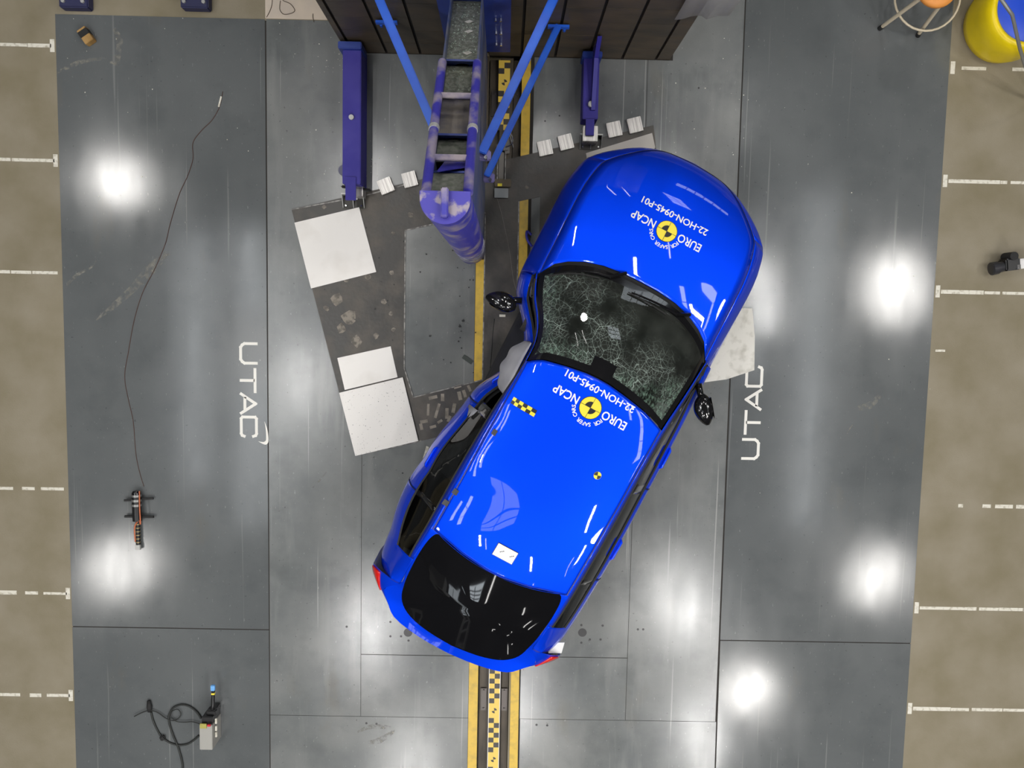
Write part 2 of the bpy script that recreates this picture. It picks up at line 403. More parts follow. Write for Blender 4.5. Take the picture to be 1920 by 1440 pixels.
for px, py, ux, uy, cut in ((2.395, -1.29, 0, 1, False), (-2.42, -0.31, 0, -1, True)):
    up = (-uy, ux)
    for ln in LET:
        b = MB()
        strokes(ln, .026, -0.004, 0.0007, b, lambda a, c: (px + ux*a + up[0]*c, py + uy*a + up[1]*c))
        b.build('painted_letter', letter_paint, floor)
    if cut:
        b = MB()                                             # the swoosh above the last letter
        o_, i_ = sm([(.715, .215, 0), (.80, .242, 0), (.90, .250, 0), (.935, .228, 0), (.925, .190, 0), (.905, .155, 0)], 6), sm([(.715, .215, 0), (.80, .226, 0), (.885, .228, 0), (.908, .212, 0), (.910, .188, 0), (.905, .155, 0)], 6)
        for i in range(len(o_) - 1):
            q = [o_[i], o_[i+1], i_[i+1], i_[i]]
            b.poly([(px + ux*p.x + up[0]*p.y, py + uy*p.x + up[1]*p.y, .0008) for p in q][::-1 if uy < 0 else 1])
        b.build('painted_swoosh', letter_paint, floor)

# old scuffs and smears on the paint: thin uneven films
smear = bpy.data.materials.new('chalky_smear'); smear.use_nodes = True
nt_ = smear.node_tree; bs_ = nt_.nodes['Principled BSDF']; bs_.inputs['Base Color'].default_value = (.30, .29, .25, 1); bs_.inputs['Roughness'].default_value = .7
nz_ = nt_.nodes.new('ShaderNodeTexNoise'); nz_.inputs['Scale'].default_value = 22; nz_.inputs['Detail'].default_value = 8; tc_ = nt_.nodes.new('ShaderNodeTexCoord'); nt_.links.new(tc_.outputs['Object'], nz_.inputs['Vector'])
mr_ = nt_.nodes.new('ShaderNodeMapRange'); mr_.inputs[1].default_value = .42; mr_.inputs[2].default_value = .72; mr_.inputs[4].default_value = .75; nt_.links.new(nz_.outputs[0], mr_.inputs[0]); nt_.links.new(mr_.outputs[0], bs_.inputs['Alpha'])
for px, wds in (([(180, 600), (215, 572), (250, 540), (282, 505), (316, 474)], [.01, .055, .07, .10, .05]), ([(108, 136), (140, 120), (166, 113), (200, 110)], [.02, .04, .035, .02]),
                ([(214, 54), (224, 75), (222, 100), (214, 122)], [.03, .06, .05, .09]), ([(125, 535), (145, 515), (172, 500), (180, 488)], [.03, .03, .02, .01]), ([(586, 915), (600, 900), (612, 885)], [.012, .012, .008]),
                ([(670, 1372), (700, 1362), (738, 1368), (712, 1388), (690, 1392)], [.02, .05, .03, .06, .03]), ([(1585, 820), (1592, 805), (1600, 795)], [.01, .015, .01]), ([(1608, 765), (1630, 760), (1650, 742)], [.05, .07, .04])):
    P_ = sm([at(u, v, 0) for u, v in px], 4); b = MB(); L_, R_ = [], []
    for i, p_ in enumerate(P_):
        d_ = (P_[min(i + 1, len(P_) - 1)] - P_[max(i - 1, 0)]).normalized(); n_ = Vector((-d_.y, d_.x, 0)); w_ = float(np.interp(i / (len(P_) - 1) * (len(wds) - 1), range(len(wds)), wds)) / 2
        L_.append(p_ + n_ * w_ + Vector((0, 0, .0005))); R_.append(p_ - n_ * w_ + Vector((0, 0, .0005)))
    b.grid([L_, R_], flip=False); b.build('scuff_mark', smear, floor)

# the shell of the hall, dark and far away
hall = mat('dark_hall_cladding', (0.045, 0.046, 0.048), 0.8, col2=(0.06, 0.06, 0.06), scale=1)
for nm, c, d in (('wall_left', (-15.1, -19, 5.5), (.2, 66.4, 12)), ('wall_right', (15.1, -19, 5.5), (.2, 66.4, 12)), ('wall_back', (0, 14.1, 5.5), (30, .2, 12)),
                 ('wall_front', (0, -52.1, 5.5), (30, .2, 12)), ('ceiling', (0, -19, 11.6), (30.4, 66.4, .2))):
    b = MB(); b.box(c, d); tag(b.build(nm, hall), kind='structure')
sky_m = mat('daylit_rooflight', (0.93, 0.97, 1.0), 0.5, emit=ROOF_GLOW)
sill_m = mat('rooflight_bar', (0.1, 0.1, 0.1), 0.6)
for i, (x, y, lx, ly) in enumerate(((-5.92, -1.6, .50, 7.0), (-7.30, -1.2, .42, 6.0), (-4.90, -1.4, .45, 4.5), (7.30, -1.0, .40, 8.0), (5.9, 0.6, .22, 4.0)    )):
    b = MB(); b.box((x, y, 11.44), (lx, ly, .06)); o = tag(b.build('window_%d' % (i + 1), sky_m), kind='structure')
    b = MB()
    for k in range(1, int(ly)): b.box((x, y - ly/2 + k, 11.40), (lx, .05, .04))
    b.build('glazing_bar', sill_m, o)
# gridded daylight windows in roof and back wall, mirrored in the car
for i, (c, d, glow, n) in enumerate((((-5.3, -16.2, 11.44), (1.4, 1.5, .06), 6.0, 4), ((8.4, 11.1, 11.44), (1.5, 1.9, .06), 6.0, 3), ((-2.2, -5.6, 11.44), (2.2, 1.5, .06), 2.6, 3),
                                     ((-8.6, -21.0, 11.44), (1.8, 9.0, .06), 3.0, 8), ((12.0, 13.97, 8.35), (5.6, .06, .9), 4.0, 6))):
    b = MB(); b.box(c, d); o = tag(b.build('window_%d' % (i + 6), mat('daylit_pane_%d' % i, (0.85, 0.93, 1.0), 0.3, emit=glow)), kind='structure')
    b = MB()
    for k in range(1, n):
        if d[1] < .1: b.box((c[0] - d[0]/2 + d[0]*k/n, c[1] - .05, c[2]), (.06, .05, d[2]))
        else: b.box((c[0], c[1] - d[1]/2 + d[1]*k/n, c[2] - .05), (d[0], .08, .04))
    if d[1] > .1: b.box((c[0], c[1], c[2] - .06), (.06, d[1], .04))
    b.build('glazing_bar', sill_m, o)

# floodlight heads (above and outside the frame)
fl_m = mat('floodlight_housing', (0.03, 0.03, 0.03), 0.5)
for i, (x, y, z, wt, sx_, sy_) in enumerate(FLOODS):
    t = thing('floodlight', (x, y, z), 'black floodlight head hung under the hall roof', 'lamp', 'floodlights under the roof')
    d = Vector((0, 0, 0.5)) - Vector((x, y, z)); q = d.to_track_quat('-Z', 'Y'); t.rotation_mode = 'QUATERNION'; t.rotation_quaternion = q
    b = MB(); hx, hy = sx_/2 + .05, sy_/2 + .05
    for sx, sy, dx, dy in ((0, hy, 2*hx, .06), (0, -hy, 2*hx, .06), (hx, 0, .06, 2*hy), (-hx, 0, .06, 2*hy)): b.box((sx, sy, .08), (dx, dy, .22))
    b.box((0, 0, .2), (2*hx, 2*hy, .04)); b.build('housing', fl_m, t)
    b = MB(); b.tube([(0, 0, .2), (0, 0, .55)], .03); b.build('bracket', fl_m, t)
    ld = bpy.data.lights.new('floodlight_lamp', 'AREA'); ld.shape = 'ELLIPSE'; ld.size = sx_; ld.size_y = sy_; ld.energy = wt; ld.color = (1.0, .97, .93)
    lo = bpy.data.objects.new('lamp', ld); COL.objects.link(lo); lo.parent = t; lo.location = (0, 0, .1)
# fluorescent battens
tube_m = mat('fluorescent_tube', (1.0, 0.98, 0.95), 0.4, emit=TUBE_GLOW)
TUBES = [(-5.62, -.9, 0), (-5.75, -.9, 0), (-5.49, -.9, 0), (-3.45, -15.1, 0), (.33, -21.6, 0), (2.7, -33.5, 0), (-.5, -44.0, 0), (-2.8, -31.8, 0), (1.7, -29.5, 0), (-2.6, -7.9, 0), (4.4, -11.0, 0), (.8, -12.6, 0), (3.1, 8.6, .2), (3.9, 8.9, .2), (-1.6, 4.0, 0), (5.2, 4.6, 0), (-4.4, 5.0, 0)]
for x, y, a in TUBES:
    t = thing('batten_light', (x, y, 10.6), 'white fluorescent batten hung under the hall roof', 'lamp', 'battens under the roof', rz=a)
    b = MB(); b.box((0, 0, .06), (.16, 1.55, .05)); b.build('housing', fl_m, t)
    k = 1.7 if y < -14 else 1.0
    b = MB(); b.tube([(0, -.74*k, 0), (0, .74*k, 0)], .035*k); b.build('tube', tube_m, t)
# the filming rig: bright strip lights that ring the camera high above the crash area
STRIPS = [(-2.9, 2.6, .1, 1.1), (3.1, 2.6, -.1, .8), (4.05, -6.3, .1, 2.0), (-2.8, -6.9, 0, 1.8), (-4.2, -1.5, 0, 1.0), (5.5, .55, .1, .8), (0.4, 4.2, .3, .8), (0.3, -8.6, 0, 1.8), (-1.9, -10.2, 0, 1.6), (4.6, -9.4, 0, 1.8)]
for x, y, a, k in STRIPS:
    t = thing('strip_light', (x, y, 9.6), 'bright strip light of the filming rig above the crash area', 'lamp', 'strip lights of the filming rig', rz=a)
    b = MB(); b.box((0, 0, .08), (.2, 1.6, .06)); b.build('housing', fl_m, t)
    ld = bpy.data.lights.new('strip_lamp', 'AREA'); ld.shape = 'RECTANGLE'; ld.size = .14; ld.size_y = 1.5; ld.energy = FILL_W / len(STRIPS) * k; ld.color = (1.0, .98, .96)
    lo = bpy.data.objects.new('lamp', ld); COL.objects.link(lo); lo.parent = t; lo.location = (0, 0, .04)


t = thing('roof_gantry', (-8.0, -17.0, 9.4), 'pale grey gantry walkway with rungs hung under the roof behind the car', 'gantry')
gm = mat('pale_gantry_grey', (.62, .62, .60), .6)
b = MB(); b.box((-2.2, 1.2, .5), (2.4, 2.6, 1.0)); b.build('cabin', gm, t, bevel=.03)
b = MB(); b.box((-1.9, 1.2, -.02), (1.2, 1.5, .04)); b.build('hatch', black_matt, t)
for x in (.0, 1.1):
    b = MB(); b.box((x, -5.5, .4), (.14, 13.0, .3)); b.build('rail', gm, t)
for k in range(9):
    b = MB(); b.box((.55, .5 - 1.4*k, .4), (1.1, .08, .08)); b.build('rung', gm, t)
for x, y in ((-5.0, -16.0), (-5.5, -24.0)):  # added fill lights without fixtures, only to brighten the gantry
    ld = bpy.data.lights.new('gantry_fill', 'AREA'); ld.shape = 'RECTANGLE'; ld.size = .2; ld.size_y = 2.0; ld.energy = 120
    lo = bpy.data.objects.new('lamp', ld); COL.objects.link(lo); lo.location = (x, y, 5.5); lo.rotation_euler = (0, math.radians(125), 0)

# ================================================================== TRACK
t = thing('tow_track', (-0.03, 0, -0.16), 'dark oily steel tow track sunk in the slot between the yellow lines', 'track')
for nm, x0, x1, zt in (('rail', -.145, -.050, -.05), ('rail', .070, .136, -.05), ('tape_rail', -.050, .065, .148)):
    b = MB(); b.prism(rect(x0, x1, -7.5, 2.29), 0.0, zt if zt > 0 else .09); b.build(nm, trench_steel, t, bevel=.003)
for y in (-3.70, 1.9):
    for x in (-.10, .10):
        b = MB(); b.prism(rect(x - .028, x + .028, y - .11, y + .11), .09, .105)
        for yy in (-.09, .09): b.tube([(x, y + yy, .10), (x, y + yy, .115)], .009)
        b.build('clamp_plate', mat('greased_steel', (.07, .06, .055), .35, metal=.5), t)
tape_y = mat('yellow_target_tape', (0.80, 0.56, 0.09), 0.4); tape_w = mat('white_tape_edge', (0.75, 0.74, 0.72), 0.45); tape_k = mat('grey_black_tape_print', (0.045, 0.04, 0.035), 0.45)
def tape(y0, y1, x0, wd, label, dirty=False):
    t = tag(thing('checker_tape', (x0, y0, -0.012), label, 'tape'))
    b = MB(); b.prism(rect(-wd/2, wd/2, 0, y1 - y0), 0, .0015); b.build('tape_edge', tape_w if not dirty else tape_y, t)
    b = MB(); hw = wd/2 - (.006 if not dirty else 0)
    b.prism(rect(-hw, hw, 0, y1 - y0), .0015, .0022); b.build('tape_ground', tape_y, t)
    n = int((y1 - y0) / .0492)
    for k in range(n):
        ph = k % 10
        if ph in (7, 8, 9): continue
        xa, xb = (0, hw) if ph % 2 else (-hw, 0)
        b = MB(); b.prism(rect(xa, xb, k*.0492, (k+1)*.0492), .0022, .0028); b.build('tape_square', tape_k, t)
    for k in range(n // 10 + 1):                              # quartered target in every blank stretch
        yc = (k*10 + 8.5) * .0492
        if yc > y1 - y0: continue
        for a0 in (0.2, math.pi + .2):
            pts = [(0.003, yc)] + [(.002 + .026*math.cos(a0 + i*math.pi/8), yc + .026*math.sin(a0 + i*math.pi/8)) for i in range(5)]
            b = MB(); b.prism(pts, .0022, .0028); b.build('target_quadrant', tape_k, t)
    return t
tape(-4.70, -3.0, -.026, .112, 'yellow and black checkered tape with white edges running along the track behind the car')
tape(1.66, 2.27, -.046, .102, 'yellow and black checkered tape on the track at the foot of the barrier', True)

# ================================================================== BARRIER
WX0, WX1, WY, WH = -1.452, 1.43, 2.306, 2.4
t = thing('impact_barrier', (0, WY, 0), 'dark brown barrier block faced with grooved panels behind the blue pole', 'barrier')
b = MB(); b.box(((WX0 + WX1)/2, .95, WH/2), (WX1 - WX0, 1.85, WH)); b.build('barrier_core', mat('barrier_black', (.012, .011, .010), .8), t)
wallm = mat('dark_brown_panel', (0.050, 0.041, 0.029), 0.5, col2=(0.092, 0.066, 0.040), scale=3.0, stretch=(1, 1, 2.2), lo=.35, hi=.7, bump=.12, bscale=20)
xs = [WX0] + [-1.396 + .3*k for k in range(10)] + [WX1]
zs = [0, .28, .567, .86, 1.15, 1.45, 1.75, 2.05, WH]
for i in range(len(xs) - 1):
    for k in range(len(zs) - 1):
        b = MB(); x0, x1 = xs[i] + (.012 if i else 0), xs[i+1] - (.012 if i < len(xs) - 2 else 0)
        if x1 - x0 < .02: continue
        b.box(((x0 + x1)/2, .012 + rnd.uniform(-.001, .001), (zs[k] + zs[k+1])/2), (x1 - x0, .026, zs[k+1] - zs[k] - .004)); b.build('panel', wallm, t)

# ================================================================== POLE AND ITS FRAME
PX, PYC, PR, PH = -0.315, 0.585, 0.127, 3.2
t = thing('impact_pole', (PX, PYC, 0), 'scuffed blue steel impact pole with braced frame bolted to the barrier', 'pole')
def D(r, back, k=20):
    return [(r * math.cos(math.pi + math.pi*i/k), r * math.sin(math.pi + math.pi*i/k)) for i in range(k + 1)] + [(r, back), (-r, back)]
b = MB(); b.prism(D(PR, .035), .0, PH - .012); pole = b.build('pole', pole_blue, t, angle=.6)
b = MB(); b.prism(D(PR + .003, .038), PH - .012, PH); cap = b.build('pole_cap', mat('dusty_pole_cap', (.060, .050, .36), .5, col2=(.34, .29, .34), scale=14, lo=.5, hi=.6), t, bevel=.002)
b = MB(); b.box((.0, -.025, PH + .02), (.038, .15, .04)); b.build('lifting_lug', pole_blue, cap, bevel=.006)
b = MB()
for z, h in ((.20, .16), (.42, .05), (.52, .10), (.70, .03)): b.prism(D(PR + .002, .037), z, z + h)
b.build('scuffed_band', mat('silver_scuff', (.46, .46, .46), .4, metal=.1, col2=(.12, .12, .26), scale=16, lo=.45, hi=.6), pole, angle=.6)
# side plates, triangular with the slope under the round chords
f0 = (.035, 3.05); f1 = (WY - PYC - .03, 1.42)
def sl(y): return f0[1] + (f1[1] - f0[1]) * (y - f0[0]) / (f1[0] - f0[0])
for x in (-.110, .110):
    b = MB(); pts = [(.036, 0), (f1[0], 0), (f1[0], f1[1]), (.036, f0[1])]
    for s_, q in ((-.006, 0), (.006, 1)):
        P = [(x + s_, y, z) for y, z in pts]; b.poly(P[::-1] if q == 0 else P)
    for i in range(4):
        a, c = pts[i], pts[(i+1) % 4]; b.poly([(x - .006, *a), (x + .006, *a), (x + .006, *c), (x - .006, *c)][::-1])
    b.build('side_plate', dusty_blue, t)
    e0, e1, e2 = .05, .55, 1.0
    b = MB(); b.tube([(x, e0, sl(e0) + .035), (x, e2, sl(e2) + .035)], .027, 12); ch = b.build('chord_tube', pole_blue, t, angle=.8)
    b = MB(); yw = .47
    b.tube([(x, yw - .012, sl(yw - .012) + .035), (x, yw + .012, sl(yw + .012) + .035)], .031, 12); b.build('weld_collar', mat('pale_weld', (.6, .6, .58), .4, metal=.4), ch, angle=.8)
dust = mat('pinkish_dust', (.33, .28, .30), .8, col2=(.16, .14, .22), scale=12)
crumb = mat('glass_crumb_dust', (.155, .165, .125), .6, col2=(.28, .29, .235), scale=40, lo=.4, hi=.62, bump=.5, bscale=70)
for y, zz in ((.72, 0), (.27, 0)):
    b = MB(); b.bar((-.104, y, sl(y) + .03), (.104, y, sl(y) + .03), .034, .034); b.build('cross_bar', dust, t, bevel=.004)
def shelf(y0, y1, z, m):
    b = MB(); b.box((0, (y0 + y1)/2, z), (.206, y1 - y0, .016)); return b.build('shelf_plate', m, t)
def riser(y, z0, z1, hole):
    b = MB(); n = 18; cz = (z0 + z1)/2
    ring = [(.05*math.cos(2*math.pi*i/n), cz + min(.05, (z1-z0)*.28)*math.sin(2*math.pi*i/n)) for i in range(n)]
    outl = [(max(-.103, min(.103, .2*math.cos(2*math.pi*i/n))), max(z0, min(z1, cz + .6*math.sin(2*math.pi*i/n)))) for i in range(n)]
    for i in range(n):
        j = (i + 1) % n; b.poly([(outl[i][0], y, outl[i][1]), (outl[j][0], y, outl[j][1]), (ring[j][0], y, ring[j][1]), (ring[i][0], y, ring[i][1])])
    return b.build('diaphragm', deep_blue, t, solid=.012)
def deck(y0, y1, dz, m):
    b = MB(); b.bar((0, y0, sl(y0) - dz), (0, y1, sl(y1) - dz), .206, .012); return b.build('shelf_plate', m, t)
brown_dust = mat('brown_debris_dust', (.23, .205, .175), .8, col2=(.13, .12, .14), scale=9)
grey_dust = mat('grey_debris_dust', (.14, .155, .12), .7, col2=(.22, .225, .19), scale=30)
deck(1.08, f1[0], .12, crumb); deck(.78, 1.06, .20, crumb); deck(.47, .75, .16, brown_dust); deck(.30, .45, .20, grey_dust); deck(.045, .19, .10, grey_dust)
for y, h in ((1.07, .20), (.765, .26), (.46, .22), (.20, .18)):
    z1 = sl(y) - .10; riser(y, z1 - h, z1, 0)
b = MB(); b.poly([(-.07, .20, sl(.2) - .03), (.10, .24, sl(.24) - .05), (.06, .29, sl(.29) - .08), (-.03, .29, sl(.29) - .08)]); b.build('gusset', pole_blue, t, solid=.01)
b = MB()                                                       # broken glass crumbs lying on the upper shelves
for k in range(260):
    y = rnd.uniform(1.10, 1.66) if k % 3 else rnd.uniform(.80, 1.04); x = rnd.uniform(-.09, .09); z = sl(y) - (.112 if k % 3 else .192)
    r = rnd.uniform(.002, .007); a = rnd.uniform(0, 3)
    b.prism([(x + r*math.cos(a + q*2.1), y + r*math.sin(a + q*2.1)) for q in range(3)], z, z + .005)
tag(b.build('glass_crumb', mat('glass_crumb', (.30, .36, .30), .15), t), kind='stuff')
b = MB()
for cx, cy in ((.02, 1.46), (.025, 1.36), (.03, 1.15)):
    b.poly([(x, y, sl(y) - .105) for x, y in ((cx - .03, cy), (cx, cy - .018), (cx + .035, cy + .004), (cx + .008, cy + .018))])
b.build('paint_flake', white_paint, t)
b = MB(); b.box((.045, WY - PYC - .022, 1.25), (.545, .03, 2.08)); mp = b.build('mounting_plate', deep_blue, t, bevel=.004)
for x in (.20, .24):
    for z in (.45, .72, 1.0):
        b = MB(); b.tube([(x, WY - PYC - .04, z), (x, WY - PYC - .062, z)], .011, 6); b.build('bolt', chrome, mp)
for s_ in (-1, 1):
    for z, wd, x0, y0, xe in ((1.6, .062, .13, .545, .655), (.83, .052, .147 if s_ > 0 else .115, .52, .695 if s_ > 0 else .66)):
        b = MB(); b.bar((s_*x0, y0, z), (s_*xe, WY - PYC - .02, z), wd, .05); br = b.build('brace', brace_blue, t, bevel=.006)
        b = MB(); b.box((s_*xe, WY - PYC - .03, z), (.17 if z < 1 else .2, .02, .045)); 
        for q in (-.05, .05): b.tube([(s_*xe + q, WY - PYC - .035, z - .03), (s_*xe + q, WY - PYC - .035, z - .07)], .013, 8)
        b.build('wall_bracket', brace_blue, br)
        b = MB(); b.box((s_*(x0 + .02), y0 - .005, z - .05), (.09, .07, .05)); b.build('end_bracket', mat('lilac_bracket', (.16, .14, .34), .4), br, bevel=.008)
        b = MB(); b.tube([(s_*(x0 + .03), y0 - .03, z - .02), (s_*(x0 + .03), y0 - .03, z + .035)], .013, 8); b.build('pin', chrome, br)

# ================================================================== STANDS BESIDE THE POLE
def at_z(u, v, z): return at(u, v, z)
# left leg
p0, p1 = at(659, 345, .30), at(657, 96, .30)
t = thing('support_leg', (p0.x, p0.y, 0), 'long violet blue box section leg lying between barrier and dark plate, left of the pole', 'leg')
L_ = 2.225 - p0.y
b = MB(); b.box((0, L_/2 + .03, .15), (.158, L_ + .06, .30)); bm_ = b.build('beam', stand_blue, t, bevel=.006)
b = MB(); b.box((-.01, L_ + .03, .22), (.20, .06, .26)); b.build('end_flange', deep_blue, t, bevel=.006)
b = MB(); b.box((-.005, -.04, .305), (.092, .20, .012)); b.build('toe_strap', stand_blue, t, bevel=.003)
b = MB(); b.tube([(.0, L_*.5, .30), (.0, L_*.5, .325)], .022, 10); b.build('bolt', grey_metal, t)
b = MB(); b.tube([(-.125, .165, .004), (-.125, .165, .016)], .05, 18); b.tube([(-.125, .165, .016), (-.125, .165, .03)], .014, 8); b.build('side_lug', mat('lug_grey_blue', (.09, .09, .16), .4), t)
b = MB(); b.box((0.01, -.012, .14), (.27, .022, .05), Matrix.Rotation(-.10, 3, 'Z')); b.build('rubber_stop', black_matt, t, bevel=.012)
def bracket(x, y, lab):
    q = thing('foot_bracket', (x, y, 0), lab, 'bracket')
    b = MB(); b.box((0, 0, .011), (.20, .125, .010)); b.build('base', mat('dark_bracket_steel', (.03, .028, .024), .4, metal=.4), q)
    b = MB(); b.box((0, .055, .055), (.20, .012, .08)); b.build('flange', grey_metal, q)
    for xx in (-.095, 0, .095): 
        b = MB(); b.poly([(xx, .05, .015), (xx, .05, .09), (xx, -.06, .02), (xx, -.06, .015)]); b.build('gusset', grey_metal, q, solid=.005, off=0)
    for xx, yy in ((-.03, .02), (.03, .02), (-.07, -.04), (.07, -.04)):
        b = MB(); b.tube([(xx, yy, .015), (xx, yy, .03)], .0085, 6); b.build('bolt', chrome, q)
pb = at(664, 378); bracket(pb.x, pb.y, 'small steel gusset bracket at the toe of the left violet leg')
# right leg
p0, p1 = at(1106, 243, .22), at(1106, 100, .22)
t = thing('support_leg', (p0.x, p0.y, 0), 'violet blue leg with upright fin and silver bolt, right of the pole', 'leg')
L_ = 2.225 - p0.y
b = MB(); b.box((0, L_/2 + .06, .11), (.135, L_ - .06, .22)); b.build('beam', stand_blue, t, bevel=.006)
b = MB()
fin = [(.02, .16, .22), (.02, L_ + .06, .22), (.02, L_ + .06, .62), (.02, .55, .40), (.02, .16, .25)]
b.poly(fin); b.build('fin', mat('fin_blue', (.035, .030, .26), .4), t, solid=.035, off=0)
b = MB(); b.box((0, .02, .215), (.075, .14, .02)); b.build('toe_strap', stand_blue, t, bevel=.003)
b = MB(); b.tube([(0, .21, .22), (0, .21, .262)], .025, 16); b.build('bolt', grey_metal, t, bevel=.004)
b = MB(); b.box((0, L_ + .03, .16), (.17, .05, .22)); b.build('end_flange', deep_blue, t, bevel=.006)
pb = at(1107, 268); bracket(pb.x, pb.y, 'small steel gusset bracket at the toe of the right violet leg')

# aluminium honeycomb blocks in a row along the dark plate
def block(u, v, rz, lab, lab_h=.045, sx=.125, z=0.0):
    p = at(u, v, lab_h)
    b = MB(); b.box((0, 0, lab_h/2), (sx, .13, lab_h)); o = b.build('honeycomb_block', alu, bevel=.003)
    o.location = (p.x, p.y, z); o.rotation_euler = (0, 0, rz); tag(o, lab, 'block', 'aluminium honeycomb blocks')
for u, v, rz, lab in ((1022, 277, .24, 'silver ribbed block nearest the track, first of four in a row by the right leg'),
                      (1061, 266, .28, 'silver ribbed block, second from the track, close to the right leg'),
                      (1152, 242, .24, 'silver ribbed block just right of the right violet leg'),
                      (1191, 234, .26, 'silver ribbed block at the right end of the row'),
                      (768, 336, .28, 'silver ribbed block beside the foot of the pole on its left'),
                      (723, 348, .40, 'flat scuffed silver block between the left leg and the pole')): block(u, v, rz, lab)
block(1107, 250, .0, 'silver ribbed block under the toe of the right violet leg', .19, .13)
block(664, 354, .0, 'silver ribbed block under the toe of the left violet leg', .16, .155)

# ================================================================== DARK PLATE, BOARDS
o = MB(); z0 = 0.0008
outer = [(-1.947, .911), (-1.360, -1.330), (-.10, -1.02), (.60, -.85), (1.10, -.7), (1.338, 1.52), (1.306, 1.731)]
hole1 = [(-.918, .748), (-.916, -.506), (-.83, -.776), (-.193, -.60), (-.193, .92)]
hole2 = [(.109, 1.03), (.109, .20), (.30, .25), (.30, 1.075)]
bm = bmesh.new()
def loop(pts):
    vs = [bm.verts.new((p[0], p[1], 0)) for p in pts]
    return [bm.edges.new((vs[i], vs[(i+1) % len(vs)])) for i in range(len(vs))]
es = loop(outer) + loop(hole1) + loop(hole2)
bmesh.ops.triangle_fill(bm, use_beauty=True, use_dissolve=False, edges=es, normal=(0, 0, 1))
me = bpy.data.meshes.new('steel_base_plate'); bm.to_mesh(me); bm.free(); me.materials.append(dark_steel)
bp = bpy.data.objects.new('steel_base_plate', me); COL.objects.link(bp); bp.location = (0, 0, z0)
if sum(p.normal.z for p in me.polygons) < 0: me.flip_normals()
md = bp.modifiers.new('thickness', 'SOLIDIFY'); md.thickness = .006; md.offset = 1
tag(bp, 'large dark scuffed steel plate lying askew across the track under pole and car', 'plate')
b = MB()                                                       # ground bright edges round its openings and rim
for ln in (hole1[:4], [hole1[4], hole1[0]], hole2[:2], outer[:1] + [(-1.306, 1.044), (-.80, 1.19)], [(-1.36, -1.33), (-.75, -1.18)], [(-.193, .90), (-.193, -.6)]):
    for i in range(len(ln) - 1): b.bar((*ln[i], .0069), (*ln[i+1], .0069), .010, .003)
b.build('bright_edge', bright_steel, bp)
stain = mat('dust_stain', (.27, .24, .20), .8, col2=(.11, .10, .085), scale=22, lo=.42, hi=.6)
# old adhesive and tape residue: thin irregular films
def blob(u, v, r, z, n=9):
    b = MB(); p = at(u, v); a0 = rnd.uniform(0, 6)
    b.prism([(p.x + r*rnd.uniform(.6, 1.1)*math.cos(a0 + 2*math.pi*i/n), p.y + r*rnd.uniform(.6, 1.1)*math.sin(a0 + 2*math.pi*i/n)) for i in range(n)], z, z + .0006)
    b.build('adhesive_stain', stain, bp)
for u, v, r in ((632, 560, .07), (655, 595, .08), (668, 640, .06), (640, 615, .05), (612, 578, .03), (735, 512, .025), (733, 588, .022), (738, 618, .022), (705, 630, .03), (720, 565, .03),
                (608, 388, .022), (738, 437, .02), (770, 403, .03), (988, 352, .02), (690, 520, .03), (650, 525, .03)): blob(u, v, r, .0069)
for u, v, a, l in ((803, 768, 1.55, .11), (820, 770, 1.3, .14), (838, 775, 1.55, .10), (862, 742, 1.8, .08), (871, 738, 1.9, .07), (851, 765, 1.4, .09), (830, 745, 1.6, .07), (795, 790, .2, .07), (812, 800, .3, .06),
                   (842, 785, 1.2, .06), (880, 728, 2.0, .06), (790, 800, 1.8, .06), (825, 790, .6, .05), (812, 745, .25, .08), (858, 725, .3, .07)):
    p = at(u, v); d = Vector((math.cos(a), math.sin(a), 0)) * l/2
    b = MB(); b.bar(p - d + Vector((0, 0, .0075)), p + d + Vector((0, 0, .0075)), rnd.uniform(.022, .034), .001)
    b.build('tape_residue', mat('tan_tape_residue', (.34, .30, .25), .7, col2=(.20, .18, .15), scale=14), bp)

def board(pts, lab, m=white_board, z=.0075, th=.012, nm='white_board'):
    cx = sum(p[0] for p in pts)/len(pts); cy = sum(p[1] for p in pts)/len(pts)
    b = MB(); b.prism(shift(pts, (cx, cy)), 0, th); o = b.build(nm, m, bevel=.0015); o.location = (cx, cy, z)
    return tag(o, lab, 'board')
board([(-1.919, .793), (-1.335, .944), (-1.177, .367), (-1.77, .205)], 'clean white square board at the upper left of the dark plate')
board([(-1.53, -.425), (-1.041, -.307), (-.975, -.591), (-1.461, -.719)], 'smaller white board half covered by the speckled square board', th=.010)
board([(-1.51, -.745), (-.926, -.590), (-.777, -1.179), (-1.36, -1.331)], 'white square board peppered with black specks near the crushed door', speck_board, z=.0185, th=.010)
board([(1.80, .10), (2.275, .109), (2.31, -.15), (2.32, -.46), (2.068, -.55), (1.75, -.6)], 'greyish white board sticking out from under the right side of the car', mat('dirty_white_board', (.74, .72, .66), .6, col2=(.5, .48, .42), scale=12, lo=.5, hi=.75), z=.001)
board([(.702, 1.468), (1.294, 1.66), (1.327, 1.534), (1.10, 1.1), (.80, 1.05)], 'white board peeping out from under the nose of the car', mat('dirty_white_board_2', (.60, .56, .51), .6), z=.0075)

